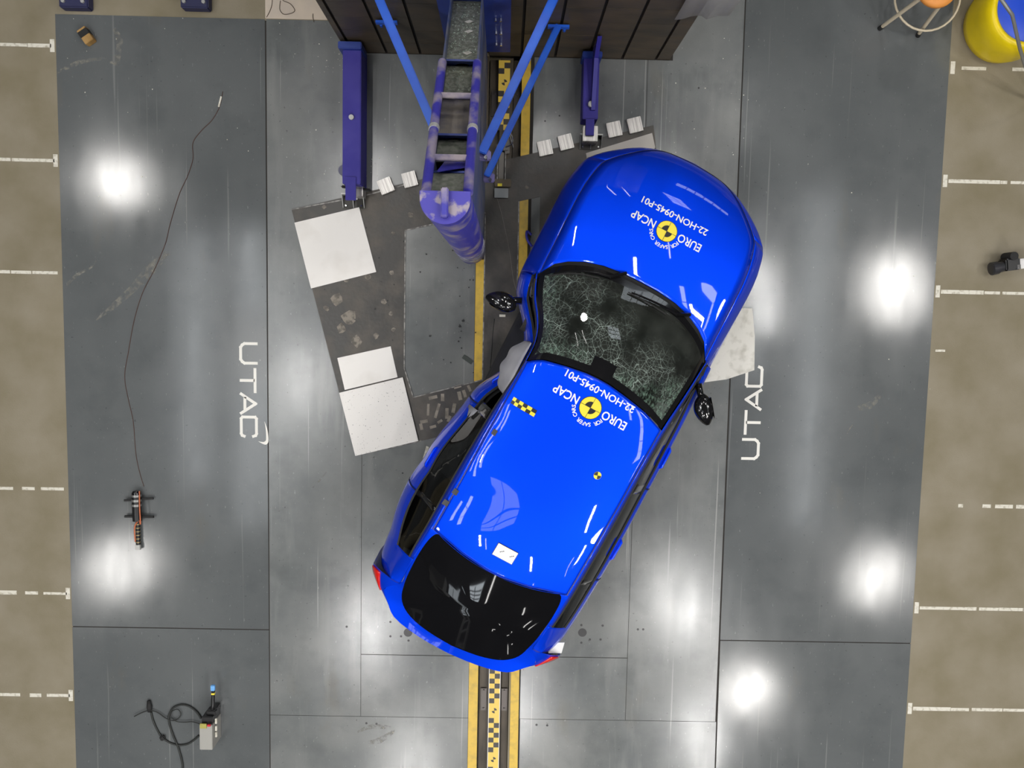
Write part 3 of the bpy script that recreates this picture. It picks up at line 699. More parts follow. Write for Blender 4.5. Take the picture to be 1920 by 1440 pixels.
# ================================================================== CAR
HEAD = math.radians(26)
car = thing('car', (-0.2935, -2.523, 0), 'blue five-door hatchback with shattered windscreen and crushed left door', 'car', rz=math.pi/2 - HEAD)
paint = mat('blue_car_paint', (0.0, 0.062, 1.0), 0.5, metal=0.65, coat=1.0, spec=0.08)
trim = mat('black_gloss_trim', (0.008, 0.008, 0.009), 0.12, coat=.5)
under = mat('dark_underbody', (0.012, 0.012, 0.013), 0.7)
ws_glass = glass('cracked_windscreen', (0.40, 0.46, 0.42), cracks=True)
side_glass = glass('tinted_side_glass', (0.16, 0.17, 0.17))
back_glass = mat('black_back_glass', (0.006, 0.006, 0.007), 0.03, spec=.6)
red_lens = mat('red_tail_lens', (0.65, 0.015, 0.01), 0.12, coat=1.0)
clear_lens = mat('clear_lamp_lens', (0.55, 0.58, 0.62), 0.08, coat=1.0, metal=.4)

# plan and profile curves in metres, x forward from the tail lamps, r out from the centre line
Wd = pch([(-.10, .70), (.02, .80), (.14, .858), (.28, .876), (.56, .893), (1.0, .907), (1.8, .907), (2.5, .895), (3.0, .893), (3.45, .897), (3.61, .888), (3.73, .866), (3.84, .833),
          (3.92, .765), (4.03, .635), (4.10, .545), (4.16, .448), (4.22, .300), (4.245, .16), (4.257, .0)])
Zc = pch([(2.6, 1.03), (2.9, 1.0), (3.12, .985), (3.5, .935), (3.8, .868), (4.0, .79), (4.12, .715), (4.2, .64), (4.245, .56), (4.257, .52)])
Xc = pch([(0, 3.122), (.16, 3.118), (.36, 3.095), (.55, 3.025), (.64, 2.97), (.72, 2.895), (.77, 2.80), (.90, 2.76)])
rE = pch([(.06, .60), (.2, .605), (.4, .605), (.66, .600), (.9, .600), (1.2, .602), (1.6, .607), (1.9, .612), (2.17, .628), (2.5, .70), (2.82, .768)])
zE = pch([(.06, 1.0), (.2, 1.075), (.4, 1.165), (.66, 1.255), (.9, 1.295), (1.2, 1.332), (1.6, 1.350), (1.9, 1.348), (2.17, 1.322), (2.5, 1.155), (2.82, .975)])
rB = pch([(.06, .70), (.35, .765), (.8, .800), (1.3, .815), (2.2, .812), (2.6, .795), (2.82, .785)])
zB = pch([(.06, .985), (.35, .985), (.8, .965), (1.3, .95), (2.2, .935), (2.82, .93)])
ZR = pch([(.5, 1.285), (.58, 1.305), (.9, 1.365), (1.3, 1.402), (1.7, 1.412), (2.1, 1.395), (2.3, 1.372)])          # roof centre line
Dent = pch([(.9, 0), (1.12, .01), (1.26, .03), (1.47, .075), (1.63, .105), (1.74, .128), (1.83, .17), (1.95, .235), (2.1, .29), (2.25, .30), (2.4, .22), (2.52, .12), (2.62, .045), (2.8, .005), (2.95, 0)])
RoofIn = pch([(.4, 0), (.8, .022), (1.3, .035), (1.9, .065), (2.2, .08), (2.5, .05), (2.82, 0)])
def bend(x, r, z):
    """Crash damage: the left side is pushed in by the pole, the left roof rail buckles."""
    if r >= 0: return (x, -r, z)
    a = -r
    wz = min(max((1.33 - z) / .36, 0), 1); wr = min(max((a - .35) / .25, 0), 1)
    d = Dent(x) * wz * wr + RoofIn(x) * (1 - wz) * wr * wr
    if .35 < x < 1.0 and z < 1.0: d -= .035 * math.sin(math.pi * (x - .35) / .65) * wr
    dz = 0
    if z > 1.15 and .5 < x < 2.3:                               # ripples in the roof skin
        k = max(0, min(1, (a - .05) / .5))
        dz = .013 * k * math.sin((x - .6) * 8.5 + 3 * a) * math.exp(-((x - 1.25) / .6) ** 2) - .012 * k * math.exp(-((x - 1.95) / .14) ** 2)
    return (x, a - d, z + dz)
def cr(ctrl, t):
    """Catmull-Rom on a list of tuples, t in 0..1."""
    n = len(ctrl) - 1; s_ = min(max(t, 0), 1) * n; i = min(int(s_), n - 1); t = s_ - i
    P = [ctrl[max(i-1, 0)], ctrl[i], ctrl[i+1], ctrl[min(i+2, n)]]
    return tuple(.5*((2*b) + (c - a)*t + (2*a - 5*b + 4*c - d)*t*t + (3*b - a - 3*c + d)*t**3) for a, b, c, d in zip(*P))

# ---- front shell: hood, wings, bumper, one parametric skin
def front_sec(x):
    wd, zc = Wd(x), Zc(x); zm = min(.66, zc - .10 - .06 * min(1, wd))
    lo = max(.20, zm - .46)
    return [(-.36*wd, zc - .008), (0, zc), (.36*wd, zc - .008), (.66*wd, zc - .026), (.84*wd, zc - .050), (.955*wd, zc - .62*(zc - zm)), (wd, zm), (wd - .010, zm - .12), (wd - .018, zm - .26), (wd - .05, lo)]
VT = [0, .06, .125, .19, .25, .31, .375] + [.40, .43, .46, .50, .53, .56, .59, .625] + [.66, .70, .75, .80, .86, .93, 1.0]
def front_pt(u, side, vt):
    # u = 0 at the cowl, 1 at the nose
    q = min(vt / .625, 1); y0 = .90 * (cr([(0,), (.36,), (.66,), (.84,), (.95,), (1,)], q)[0])
    xr = Xc(y0); x = xr + (4.2565 - xr) * u
    r, z = cr(front_sec(x), (1 + 8*vt)/9)
    r = max(r, 0)
    return bend(x, side * r, z)
U = [i / 34 for i in range(30)] + [.88, .90, .92, .935, .95, .962, .973, .982, .99, .996, 1.0]
HOODU, HOODV = 36, 6                                            # grid lines of the bonnet's shut gap
def skin(sel, name, m, side_list=(1, -1), **k):
    b = MB()
    for s_ in side_list:
        P = [[front_pt(u, s_, v) for v in VT] for u in U]
        b.grid(P, mask=lambda i, j: sel(i, j), flip=(s_ == -1))
    return b.build(name, m, car, smooth=True, **k)
def hood_z(x, r):
    wd = Wd(x); zc = Zc(x); q = abs(r) / wd
    return zc - np.interp(q, [0, .36, .66, .84], [0, .008, .026, .055])
skin(lambda i, j: i < HOODU and j < HOODV, 'hood', paint, solid=.003)
AXF, AXR, WR = 3.34, .605, .355
def archmask(x, z, ax): return (x - ax) ** 2 + (z - .31) ** 2 < WR ** 2
for s_, nm in ((1, 'front_wing'), (-1, 'front_wing')):
    P = [[front_pt(u, s_, v) for v in VT] for u in U]
    def wing(i, j):
        if j < HOODV or U[i] > .72: return False
        c = [sum(P[a][b_][k] for a in (i, i+1) for b_ in (j, j+1)) / 4 for k in range(3)]
        return not archmask(c[0], c[2], AXF)
    skin(wing, nm, paint, (s_,), solid=.003)
def bump_sel(i, j): return (U[i] > .72 and j >= HOODV) or (i >= HOODU)
def lamp_sel(i, j): return .72 < U[i] < .93 and 12 <= j < 15
def gr_sel(i, j): return U[i] >= .935 and 15 <= j < 20
skin(lambda i, j: bump_sel(i, j) and not lamp_sel(i, j) and not gr_sel(i, j), 'front_bumper', paint, solid=.003)
for s_ in (1, -1): skin(lamp_sel, 'headlight', clear_lens, (s_,))
skin(gr_sel, 'grille', trim)
# shut lines read as thin dark strips of seal under the gaps
def seal(pts, wd=.007, nm='shut_line', m=black_matt, up=.0022):
    b = MB()
    for i in range(len(pts) - 1):
        a, c = Vector(pts[i]) + Vector((0, 0, up)), Vector(pts[i+1]) + Vector((0, 0, up))
        if (c - a).length > 1e-5: b.bar(a, c, wd, .003)
    return b.build(nm, m, car)
for s_ in (1, -1): seal([front_pt(u, s_, VT[HOODV]) for u in U[:HOODU + 1]], .0035)
seal([front_pt(U[HOODU], s_, v) for s_, vs in ((-1, VT[:HOODV + 1][::-1]), (1, VT[:HOODV + 1])) for v in vs], .003)

# ---- cabin and tail sides: one strip from the glass edge down to the sill
def side_sec(x):
    wd = Wd(x); a = (rE(x), zE(x)); c = (rB(x), zB(x))
    bul = .012
    m1 = (a[0] + (c[0] - a[0])*.35 + bul*.6, a[1] + (c[1] - a[1])*.35 + bul); m2 = (a[0] + (c[0] - a[0])*.7 + bul*.6, a[1] + (c[1] - a[1])*.7 + bul*.7)
    sh = (.45*c[0] + .55*wd + .004, .875)
    return [a, m1, m2, c, sh, (wd, .70), (wd - .012, .46), (wd - .05, .20)]
def side_pt(x, s_, t): 
    r, z = cr(side_sec(x), t); return bend(x, s_ * r, z)
tG = 3 / 7.0                                                    # belt line
VS = [0, .045, .09, .16, .23, .30, .37, tG, .47, .51, .55, .60, .65, .70, .76, .83, .91, 1.0]
jB = 7
def strip(name, m, s_, x0, x1, j0, j1, mask=None, n=None, **k):
    n = n or max(2, int((x1 - x0) / .03)); X = [x0 + (x1 - x0) * i / n for i in range(n + 1)]
    P = [[side_pt(x, s_, v) for v in VS[j0:j1 + 1]] for x in X]
    b = MB()
    def mk(i, j):
        c = [sum(P[a][b_][q] for a in (i, i+1) for b_ in (j, j+1)) / 4 for q in range(3)]
        return (mask(c, j + j0) if mask.__code__.co_argcount == 2 else mask(c)) if mask else True
    b.grid(P, mask=mk, flip=(s_ == -1))
    return b.build(name, m, car, smooth=True, **k)
gp = .004
tmask = lambda c: c[0] > .36
for s_ in (1, -1):
    strip('roof_rail', paint, s_, .34, 2.82, 0, 2, solid=.003)
    strip('quarter_panel', paint, s_, .06, .80, 0, 17, lambda c, j: (j >= jB or c[0] < .34) and not archmask(c[0], c[2], AXR), n=37, solid=.003)
    strip('rear_door', paint, s_, .80 + gp, 1.66, jB, 17, lambda c: not archmask(c[0], c[2], AXR) and c[2] > .27, solid=.003)
    strip('front_door', paint, s_, 1.66 + gp, 2.78, jB, 17, lambda c: c[2] > .27, solid=.003)
    strip('sill', trim, s_, .95, 2.95, 16, 17, solid=.003)
    strip('quarter_glass', side_glass, s_, .34, .78, 2, jB)
    strip('rear_door_glass', side_glass, s_, .82, 1.62, 2, jB)
    if s_ == 1: strip('front_door_glass', side_glass, s_, 1.70, 2.62, 2, jB)
    strip('window_pillar', trim, s_, .775, .825, 2, jB, solid=.004)
    strip('window_pillar', trim, s_, 1.615, 1.705, 2, jB, solid=.004)
    strip('mirror_sail', trim, s_, 2.615, 2.80, 2, jB, solid=.004)
    for j, w_ in ((2, .016), (jB, .020)): seal([side_pt(.34 + 2.42*i/60, s_, VS[j]) for i in range(61)], w_, 'window_trim', black_matt, .003)
    for x in (.80, 1.66): seal([side_pt(x + gp/2, s_, VS[j]) for j in range(jB, 15)], .006)
    for x in (1.0, 1.86):                                       # door handles
        a, c = Vector(side_pt(x, s_, .545)), Vector(side_pt(x + .19, s_, .545)); oo = Vector((0, -s_*.012, .004))
        b = MB(); b.tube([a, a + oo*1.0 + Vector((.02, 0, 0)), c + oo - Vector((.02, 0, 0)), c], [.008, .012, .012, .008], 8); b.build('door_handle', paint, car, smooth=True)

# ---- glass and roof
def Tq(q): return np.interp(abs(q), [0, .15, .4, .7, 1.0], [2.296, 2.293, 2.270, 2.232, 2.166])
def ws_pt(u, q, lift=0.0):
    # u: 0 at the cowl, 1 at the roof
    rb, rt = .752 * q, .612 * q
    xb = Xc(abs(rb)) - .035; xt = Tq(q) + .006
    zb = .988 - .018*q*q; zt = 1.368 - .042*q*q
    x = xb + (xt - xb)*u; r = rb + (rt - rb)*u; z = zb + (zt - zb)*u + .028*math.sin(math.pi*u)*(1 - .3*q*q) + lift
    return bend(x, r, z)
NQ, NU = 40, 28
qs = [-1 + 2*i/NQ for i in range(NQ + 1)]; us = [i/NU for i in range(NU + 1)]
frit = lambda i, j: (i < 2 or i >= NU - 2 or j < 1 or j >= NQ - 1 or (i >= NU - 5 and abs(j - NQ/2 + .5) < 3))
P = [[ws_pt(u, q) for q in qs] for u in us]
b = MB(); b.grid(P, mask=lambda i, j: 1 if frit(i, j) else 0, flip=True); b.build('windscreen', [ws_glass, trim], car, smooth=True)
# cowl between bonnet and glass, with the wiper arms lying on it
b = MB(); b.grid([[Vector(bend(Xc(abs(.80*q)) + dx, .80*q, dz - .02*q*q)) for q in qs] for dx, dz in ((-.004, .975), (-.02, .955), (-.06, .975), (-.10, .985))], flip=True); b.build('cowl', black_matt, car, smooth=True)
for q0, q1, u1 in ((.62, -.05, .10), (-.18, -.88, .08)):
    b = MB(); a = Vector(ws_pt(-.06, q0, .02)); pts = [a] + [Vector(ws_pt(.03 + (u1 - .03)*k/5, q0 + (q1 - q0)*k/5, .022)) for k in range(1, 6)]
    b.tube(pts, [.016, .013, .011, .009, .008, .006], 6); wi = b.build('wiper', trim, car)
    b = MB(); b.tube([Vector(ws_pt(u1 + .012, q0 + (q1 - q0)*k, .014)) for k in (.35, .6, .8, 1.05)], .006, 6); b.build('wiper_blade', black_matt, wi)
def roof_rear(q): return np.interp(abs(q), [0, .1, .5, .7, 1.0], [.572, .574, .605, .635, .668])
def roof_z(x, r):
    e = rE(x); k = min(abs(r) / e, 1); return ZR(x) - (ZR(x) - zE(x)) * k ** 2.4
def roof_pt(u, q):
    rr = rE(1.4); x = roof_rear(q) + (Tq(q) - .004 - roof_rear(q))*u; r = rE(x) * q * .992
    return bend(x, r, roof_z(x, r))
qr = [-1 + i/24 for i in range(49)]; ur = [i/70 for i in range(71)]
b = MB(); b.grid([[roof_pt(u, q) for q in qr] for u in ur], flip=False); roof = b.build('roof', paint, car, smooth=True, solid=.003)
for s_ in (1, -1): seal([roof_pt(u, s_*.995) for u in ur], .010, 'roof_ditch', mat('ditch_blue', (0, .012, .2), .4), .001)
# back glass inside the tailgate
def bg_outline(s):
    """closed outline of the glass in (x, r), right half, from top centre round to bottom centre."""
    pts = [(.572, 0), (.575, .12), (.598, .30), (.635, .46), (.655, .530), (.62, .566), (.52, .585), (.35, .590), (.18, .585), (.06, .570), (-.03, .545), (-.10, .490), (-.155, .39), (-.195, .22), (-.215, 0)]
    return cr(pts, s)
def tg_z(x, r):
    zc_ = np.interp(x, [-.30, -.215, .2, .575, .7], [.955, .990, 1.175, 1.302, 1.33]); ze = np.interp(x, [-.30, -.1, .06, .2, .4, .66], [.93, .955, 1.0, 1.075, 1.165, 1.255])
    return zc_ - (zc_ - ze) * min(abs(r) / .62, 1.2) ** 2
NS = 40
rows = []
for f in (0, .25, .5, .75, .92, 1.0):
    row = []
    for k in range(2*NS):
        s = k / NS; sd = 1 if s <= 1 else -1; s = s if s <= 1 else 2 - s
        x, r = bg_outline(s); x = .19 + (x - .19)*f; r = sd*r*f
        row.append(bend(x, r, tg_z(x, r) + .001 - .004*f))
    rows.append(row + [row[0]])
b = MB(); b.grid(rows); b.build('back_glass', back_glass, car, smooth=True)
# tailgate: the painted surround from the glass out to the rail edge and the rear lip
lip = [(.572, 0), (.574, .12), (.596, .30), (.633, .46), (.668, .598), (.60, .604), (.50, .606), (.35, .607), (.20, .606), (.07, .605), (-.05, .700), (-.150, .615), (-.235, .505), (-.285, .25), (-.300, 0)]
rows = []
for f in (0, .35, .7, 1.0):
    row = []
    for k in range(2*NS):
        s = k / NS; sd = 1 if s <= 1 else -1; s = s if s <= 1 else 2 - s
        a, c = bg_outline(s), cr(lip, s); x = a[0] + (c[0] - a[0])*f; r = sd*(a[1] + (c[1] - a[1])*f)
        row.append(bend(x, r, tg_z(x, r) + .002))
    rows.append(row + [row[0]])
b = MB(); b.grid(rows); b.build('tailgate', paint, car, smooth=True)
# rear corner and bumper wrap: from the lip down
ro = [(.07, .876), (.02, .845), (-.03, .80), (-.09, .735), (-.15, .655), (-.205, .575), (-.245, .50), (-.285, .36), (-.302, .19), (-.306, 0)]
inner = [(.07, .605), (.045, .62), (.0, .655), (-.05, .70), (-.10, .66), (-.15, .615), (-.205, .55), (-.262, .36), (-.29, .19), (-.296, 0)]
rows = []
for f, z_ in ((0, None), (.35, None), (.7, None), (1.0, .86), (1.0, .76), (1.02, .62), (1.02, .45), (.96, .30)):
    row = []
    for k in range(2*NS + 1):
        s = k / NS; sd = 1 if s <= 1 else -1; s = s if s <= 1 else 2 - s
        a, c = cr(inner, s), cr(ro, s); ff = min(f, 1); x = a[0] + (c[0] - a[0])*ff; r = a[1] + (c[1] - a[1])*ff
        if f > 1: x -= .02 * s
        zz = z_ if z_ else tg_z(a[0], a[1]) + (.86 - tg_z(a[0], a[1])) * f ** 2.2
        row.append(bend(x, sd*r, zz))
    rows.append(row)
lampj = lambda j: (2 <= j <= 13) or (2*NS - 14 <= j <= 2*NS - 3)
b = MB(); b.grid(rows, mask=lambda i, j: not (lampj(j) and 2 <= i <= 3)); b.build('rear_bumper', paint, car, smooth=True)
for j0, j1 in ((2, 13), (2*NS - 14, 2*NS - 3)):
    b = MB(); b.grid([[Vector(p) * 1.0 for p in row[j0:j1 + 2]] for row in rows[2:5]]); b.build('tail_lamp', red_lens, car, smooth=True, solid=.012, off=1)

# ---- dark inner body so that gaps and missing glass open onto an interior
b = MB()
for x0, x1, wd, za, zb_ in ((.1, 3.0, .74, .18, .24), (3.0, 4.05, .50, .2, .55), (-.15, .35, .52, .3, .80)): b.box(((x0 + x1)/2, 0, (za + zb_)/2), (x1 - x0, 2*wd, zb_ - za))
b.build('floor_pan', under, car, bevel=.02)
for s_ in (1, -1):
    P = [[Vector(side_pt(x, s_, v)) + Vector((0, s_*.05, -.02)) for v in VS[jB:17]] for x in [.15 + 2.75*i/50 for i in range(51)]]
    b = MB(); b.grid(P, mask=lambda i, j: not archmask(P[i][j][0], P[i][j][2], AXR)); b.build('door_lining', under, car, smooth=True)
trimgrey = mat('dark_grey_fabric', (0.035, 0.035, 0.036), .85, col2=(.055, .05, .048), scale=8)
b = MB(); b.grid([[(x, -r, z - .05*(r/.7)**2) for r in [(-.68 + 1.36*k/16) for k in range(17)]] for x, z in ((2.95, .955), (2.75, .955), (2.55, .94), (2.42, .90), (2.36, .82), (2.40, .62))]); b.build('dashboard', trimgrey, car, smooth=True, solid=.01)
for s_ in (1, -1):
    yy = -.36*s_
    def cushion(c, d, tilt, nm):
        b = MB(); b.box((0, 0, 0), d); o = b.build(nm, trimgrey, car, bevel=min(d)*.35, smooth=True); o.location = c; o.rotation_euler = (0, tilt, 0); return o
    cushion((1.85, yy, .50), (.52, .50, .16), -.15, 'seat'); cushion((1.55, yy, .82), (.15, .48, .62), -.30, 'seat_back'); cushion((1.44, yy, 1.16), (.10, .26, .18), -.2, 'head_rest')
b = MB(); b.box((0, 0, 0), (.5, 1.2, .16)); o = b.build('rear_bench', trimgrey, car, bevel=.05, smooth=True); o.location = (.98, 0, .5)
b = MB(); b.box((0, 0, 0), (.14, 1.2, .58)); o = b.build('rear_bench_back', trimgrey, car, bevel=.05, smooth=True); o.location = (.68, 0, .80); o.rotation_euler = (0, -.35, 0)
b = MB(); b.tube([(0, .18*math.cos(a*math.pi/12), .18*math.sin(a*math.pi/12)) for a in range(25)], .015, 8, cap=False); b.box((0, 0, 0), (.05, .16, .10)); b.box((0, 0, -.08), (.02, .04, .18)); b.box((0, 0, 0), (.02, .34, .03))
o = b.build('steering_wheel', black, car, smooth=True); o.location = (2.22, -.36, .86); o.rotation_euler = (0, .45, 0)
b = MB(); P = [[bend(roof_rear(q) + (Tq(q) - roof_rear(q))*u, rE(1.2)*q*.97, roof_z(roof_rear(q) + (Tq(q) - roof_rear(q))*u, rE(1.2)*q*.97) - .03) for q in qr[::4]] for u in ur[::5]]
b.grid(P); b.build('headliner', trimgrey, car, smooth=True)
# curtain airbag hanging out of the broken front window, folds of grey cloth
bag = mat('grey_airbag_cloth', (.44, .44, .47), .8, col2=(.36, .36, .40), scale=5)
def curtain(x0, x1, z0, z1, out, nm):
    rows = []
    for i in range(25):
        k = i/24; x = x0 + (x1 - x0)*k; row = []
        end = math.sin(math.pi*min(max(k, .0), 1)) ** .45
        for j in range(11):
            v = j/10; z = z1 + (z0 - z1)*v
            bx, by, bz = bend(x, -(rE(x) + (rB(x) - rE(x))*v), z1)
            r = .565 + out*math.sin(math.pi*min(v*.62, 1))*end + .010*math.sin(k*19)*v
            row.append((x, r, z))
        rows.append(row)
    b = MB(); b.grid(rows, flip=True); return b.build(nm, bag, car, smooth=True, solid=.006, off=0)
curtain(1.84, 2.30, .90, 1.26, .12, 'curtain_airbag')
b = MB(); b.grid([[(x, .64 + .055*k + .02*math.sin(x*5), 1.06 - .09*k) for k in range(3)] for x in [1.02 + .6*i/14 for i in range(15)]], flip=True); b.build('curtain_airbag', bag, car, smooth=True, solid=.006)

# ---- wheels
tyre = mat('tyre_rubber', (.016, .016, .017), .8); alloy = mat('dark_alloy', (.12, .12, .13), .35, metal=.8)
for ax in (AXF, AXR):
    for s_ in (1, -1):
        yc = -.775*s_
        b = MB(); b.lathe([(.21, -.10), (.30, -.11), (.318, -.09), (.322, 0), (.318, .09), (.30, .11), (.21, .10)], (0, 0, 0), 32)
        wl = b.build('wheel', tyre, car, smooth=True); wl.location = (ax, yc, .322); wl.rotation_euler = (math.pi/2, 0, 0)
        b = MB(); b.lathe([(.0, .07*s_), (.05, .07*s_), (.06, .05*s_), (.20, .05*s_), (.215, .09*s_), (.215, -.09*s_)], (0, 0, 0), 32)
        for k in range(5):
            a = 2*math.pi*k/5; b.bar((.03*math.cos(a), .03*math.sin(a), .075*s_), (.20*math.cos(a), .20*math.sin(a), .075*s_), .045, .03)
        b.build('rim', alloy, wl)
# ---- mirrors: left still out, right folded back
def mirror(c, yaw, s_, root):
    b = MB(); prof = []
    L_ = .255
    for i in range(15):
        k = i/14; h = math.sin(math.pi*min(.02 + .96*k, 1)) ** .55 * (1 - .25*k)
        ring = []
        for j in range(20):
            a = 2*math.pi*j/20; cx_, cz_ = math.cos(a), math.sin(a)
            fx = (.105 if cx_ > 0 else .075) * h * cx_
            ring.append((fx, (k - .5)*L_, .075*h*cz_))
        prof.append(ring + [ring[0]])
    b.grid(prof); o = b.build('door_mirror', trim, car, smooth=True); o.location = c; o.rotation_euler = (0, 0, yaw)
    b = MB(); b.grid([[( -.052, (k - .5)*.19, z*(.058 - .02*abs(k - .5)))  for z in (-1, 0, 1)] for k in (0, .3, .7, 1)]); b.build('mirror_glass', chrome, o)
    b = MB(); M_ = Matrix.Rotation(yaw, 4, 'Z'); M_.translation = c; r_l = M_.inverted() @ Vector(root)
    b.tube([(.01, -.06*s_ if s_ < 0 else .06, -.02), r_l], [.022, .03], 8); b.build('mirror_arm', trim, o, smooth=True)
# local +y of the mirror runs from its outer tip ... the left one points outwards, the right one is turned back along the car
mirror(Vector((2.47, .915, .965)), math.radians(6), -1, (2.56, .77, .95))
mirror(Vector((2.46, -.945, .965)), math.radians(180 - 52), 1, (2.62, -.80, .95))

# ---- stickers and lettering (flat vinyl lying on the skin)
vin_w = mat('white_vinyl', (.86, .86, .86), .4); vin_y = mat('yellow_vinyl', (.90, .74, .05), .4); vin_k = mat('black_vinyl', (.012, .012, .012), .4)
def flat_text(s, size, align='CENTER'):
    cu = bpy.data.curves.new('lettering', 'FONT'); cu.body = s; cu.size = size; cu.align_x = align; cu.align_y = 'BOTTOM_BASELINE'; cu.resolution_u = 3; cu.offset = size * .016
    ob = bpy.data.objects.new('lettering', cu); COL.objects.link(ob)
    dg = bpy.context.evaluated_depsgraph_get(); me = bpy.data.meshes.new_from_object(ob.evaluated_get(dg))
    v = [tuple(q.co) for q in me.vertices]; f = [tuple(p.vertices) for p in me.polygons]
    bpy.data.objects.remove(ob); bpy.data.curves.remove(cu); bpy.data.meshes.remove(me); return v, f
def badge(cx, cr_, zf, yaw=0.0):
    """Writing read from the front of the car: text runs to the car's left, letter tops point to the tail."""
    ca, sa = math.cos(yaw), math.sin(yaw)
    def put(tx, ty, up=.0035):
        tx, ty = tx*ca - ty*sa, tx*sa + ty*ca
        x, r = cx - ty, cr_ - tx
        p = bend(x, r, zf(x, r)); return (p[0], p[1], p[2] + up)
    def letters(name, s, size, x, y, rot=0.0, wide=1.0, par=None):
        v, f = flat_text(s, size); b = MB()
        c_, s__ = math.cos(rot), math.sin(rot)
        b.v = [put(x + (a*c_*wide - q*s__), y + (a*wide*s__ + q*c_)) for a, q, _ in v]; b.f = f; b.m = [0]*len(f)
        return b.build(name, vin_w, par or car)
    def fan(name, r, a0, a1, m, up, par):
        b = MB(); n = 24; b.poly([put(0, 0, up)] + [put(r*math.cos(a0 + (a1 - a0)*i/n), r*math.sin(a0 + (a1 - a0)*i/n), up) for i in range(n + (0 if a1 - a0 > 6 else 1))]) if a1 - a0 < 6 else b.poly([put(r*math.cos(a0 + (a1 - a0)*i/n), r*math.sin(a0 + (a1 - a0)*i/n), up) for i in range(n)])
        return b.build(name, m, par)
    tgt = fan('target_sticker', .087, 0, 2*math.pi, vin_k, .003, car)
    fan('yellow_disc', .083, 0, 2*math.pi, vin_y, .004, tgt)
    for a in (math.pi/2, 3*math.pi/2): fan('black_quadrant', .047, a, a + math.pi/2, vin_k, .005, tgt)
    for a in (0, math.pi/2):
        b = MB(); d = Vector((math.cos(a), math.sin(a))) * .083; n_ = Vector((-d.y, d.x)).normalized() * .0015
        b.poly([put(*(-d - n_), .0055), put(*(d - n_), .0055), put(*(d + n_), .0055), put(*(-d + n_), .0055)]); b.build('cross_line', vin_k, tgt)
    letters('lettering', 'EURO', .093, -.205, -.034, wide=.86); letters('lettering', 'NCAP', .093, .208, -.034, wide=.86)
    letters('lettering', '22-HON-0945-P01', .076, 0, -.168, wide=1.02)
    word = 'FOR SAFER CARS'
    for i, ch in enumerate(word):
        if ch == ' ': continue
        a = math.radians(158 - 136*i/(len(word) - 1))
        letters('arc_letter', ch, .042, .112*math.cos(a), .112*math.sin(a), a - math.pi/2, par=tgt)
badge(3.578, .003, hood_z)
badge(2.073, .047, roof_z, math.radians(-2))
def patch(name, m, cx, r0, lx, lr, yaw, zf, up=.004, par=None, n=2):
    ca, sa = math.cos(yaw), math.sin(yaw); b = MB(); rows = []
    for i in range(n + 1):
        row = []
        for j in range(n + 1):
            a, c = (i/n - .5)*lx, (j/n - .5)*lr; x, r = cx + a*ca - c*sa, r0 + a*sa + c*ca; p = bend(x, r, zf(x, r)); row.append((p[0], p[1], p[2] + up))
        rows.append(row)
    b.grid(rows); return b.build(name, m, par or car, solid=.0015, off=1)
lp = patch('white_plate', vin_w, .772, -.005, .105, .170, .03, roof_z, .006)
patch('plate_edge', vin_k, .772, -.005, .112, .177, .03, roof_z, .004, lp)
for dr in (-.045, .04):
    for k in range(3): patch('printed_mark', vin_k, .775 + .008*k - .006, dr + .010*k, .007, .008, 0, roof_z, .0085, lp)
# small round target on the right half of the roof
b = MB(); n = 20; zz = lambda x, r: roof_z(x, r)
cx_, r0_ = 1.641, .334
tg = None
for nm, rad, a0, a1, m_, up in (('small_target', .030, 0, 2*math.pi, vin_y, .004), ('black_quadrant', .028, .3, .3 + math.pi/2, vin_k, .006), ('black_quadrant', .028, .3 + math.pi, .3 + 1.5*math.pi, vin_k, .006)):
    b = MB(); full = a1 - a0 > 6
    pts = [(cx_ + rad*math.cos(a0 + (a1 - a0)*i/n), r0_ - rad*math.sin(a0 + (a1 - a0)*i/n)) for i in range(n if full else n + 1)]
    if not full: pts = [(cx_, r0_)] + pts
    b.poly([(x, -r, zz(x, r) + up) for x, r in pts]); o = b.build(nm, m_, tg or car)
    if tg is None: tg = o
# checkered tape strip over the left roof edge
p0, p1 = Vector((1.855, -.535)), Vector((1.845, -.30))
ct = None
for k in range(6):
    for h in (0, 1):
        c = p0 + (p1 - p0)*((k + .5)/6); c.x += (.0135 if h else -.0135)
        o = patch('tape_square', vin_y if (k + h) % 2 else vin_k, c.x, c.y, .027, .0392, .04, lambda x, r: roof_z(x, r), .005, ct, 1)
        if ct is None: ct = o; o.name = 'roof_tape'
tp = mat('dark_grey_tape', (.05, .05, .055), .6)
for x, r in ((1.575, -.535), (1.02, -.585), (.905, -.61)): patch('tape_tab', tp, x, r, .045, .05, .1, lambda x, r: roof_z(x, min(max(r, -.6), .6)), .006)
# white label taped over the right tail lamp
b = MB(); b.box((.115, -.815, .865), (.10, .13, .006), Matrix.Rotation(.45, 3, 'X') @ Matrix.Rotation(.25, 3, 'Z')); b.build('paper_label', vin_w, car)

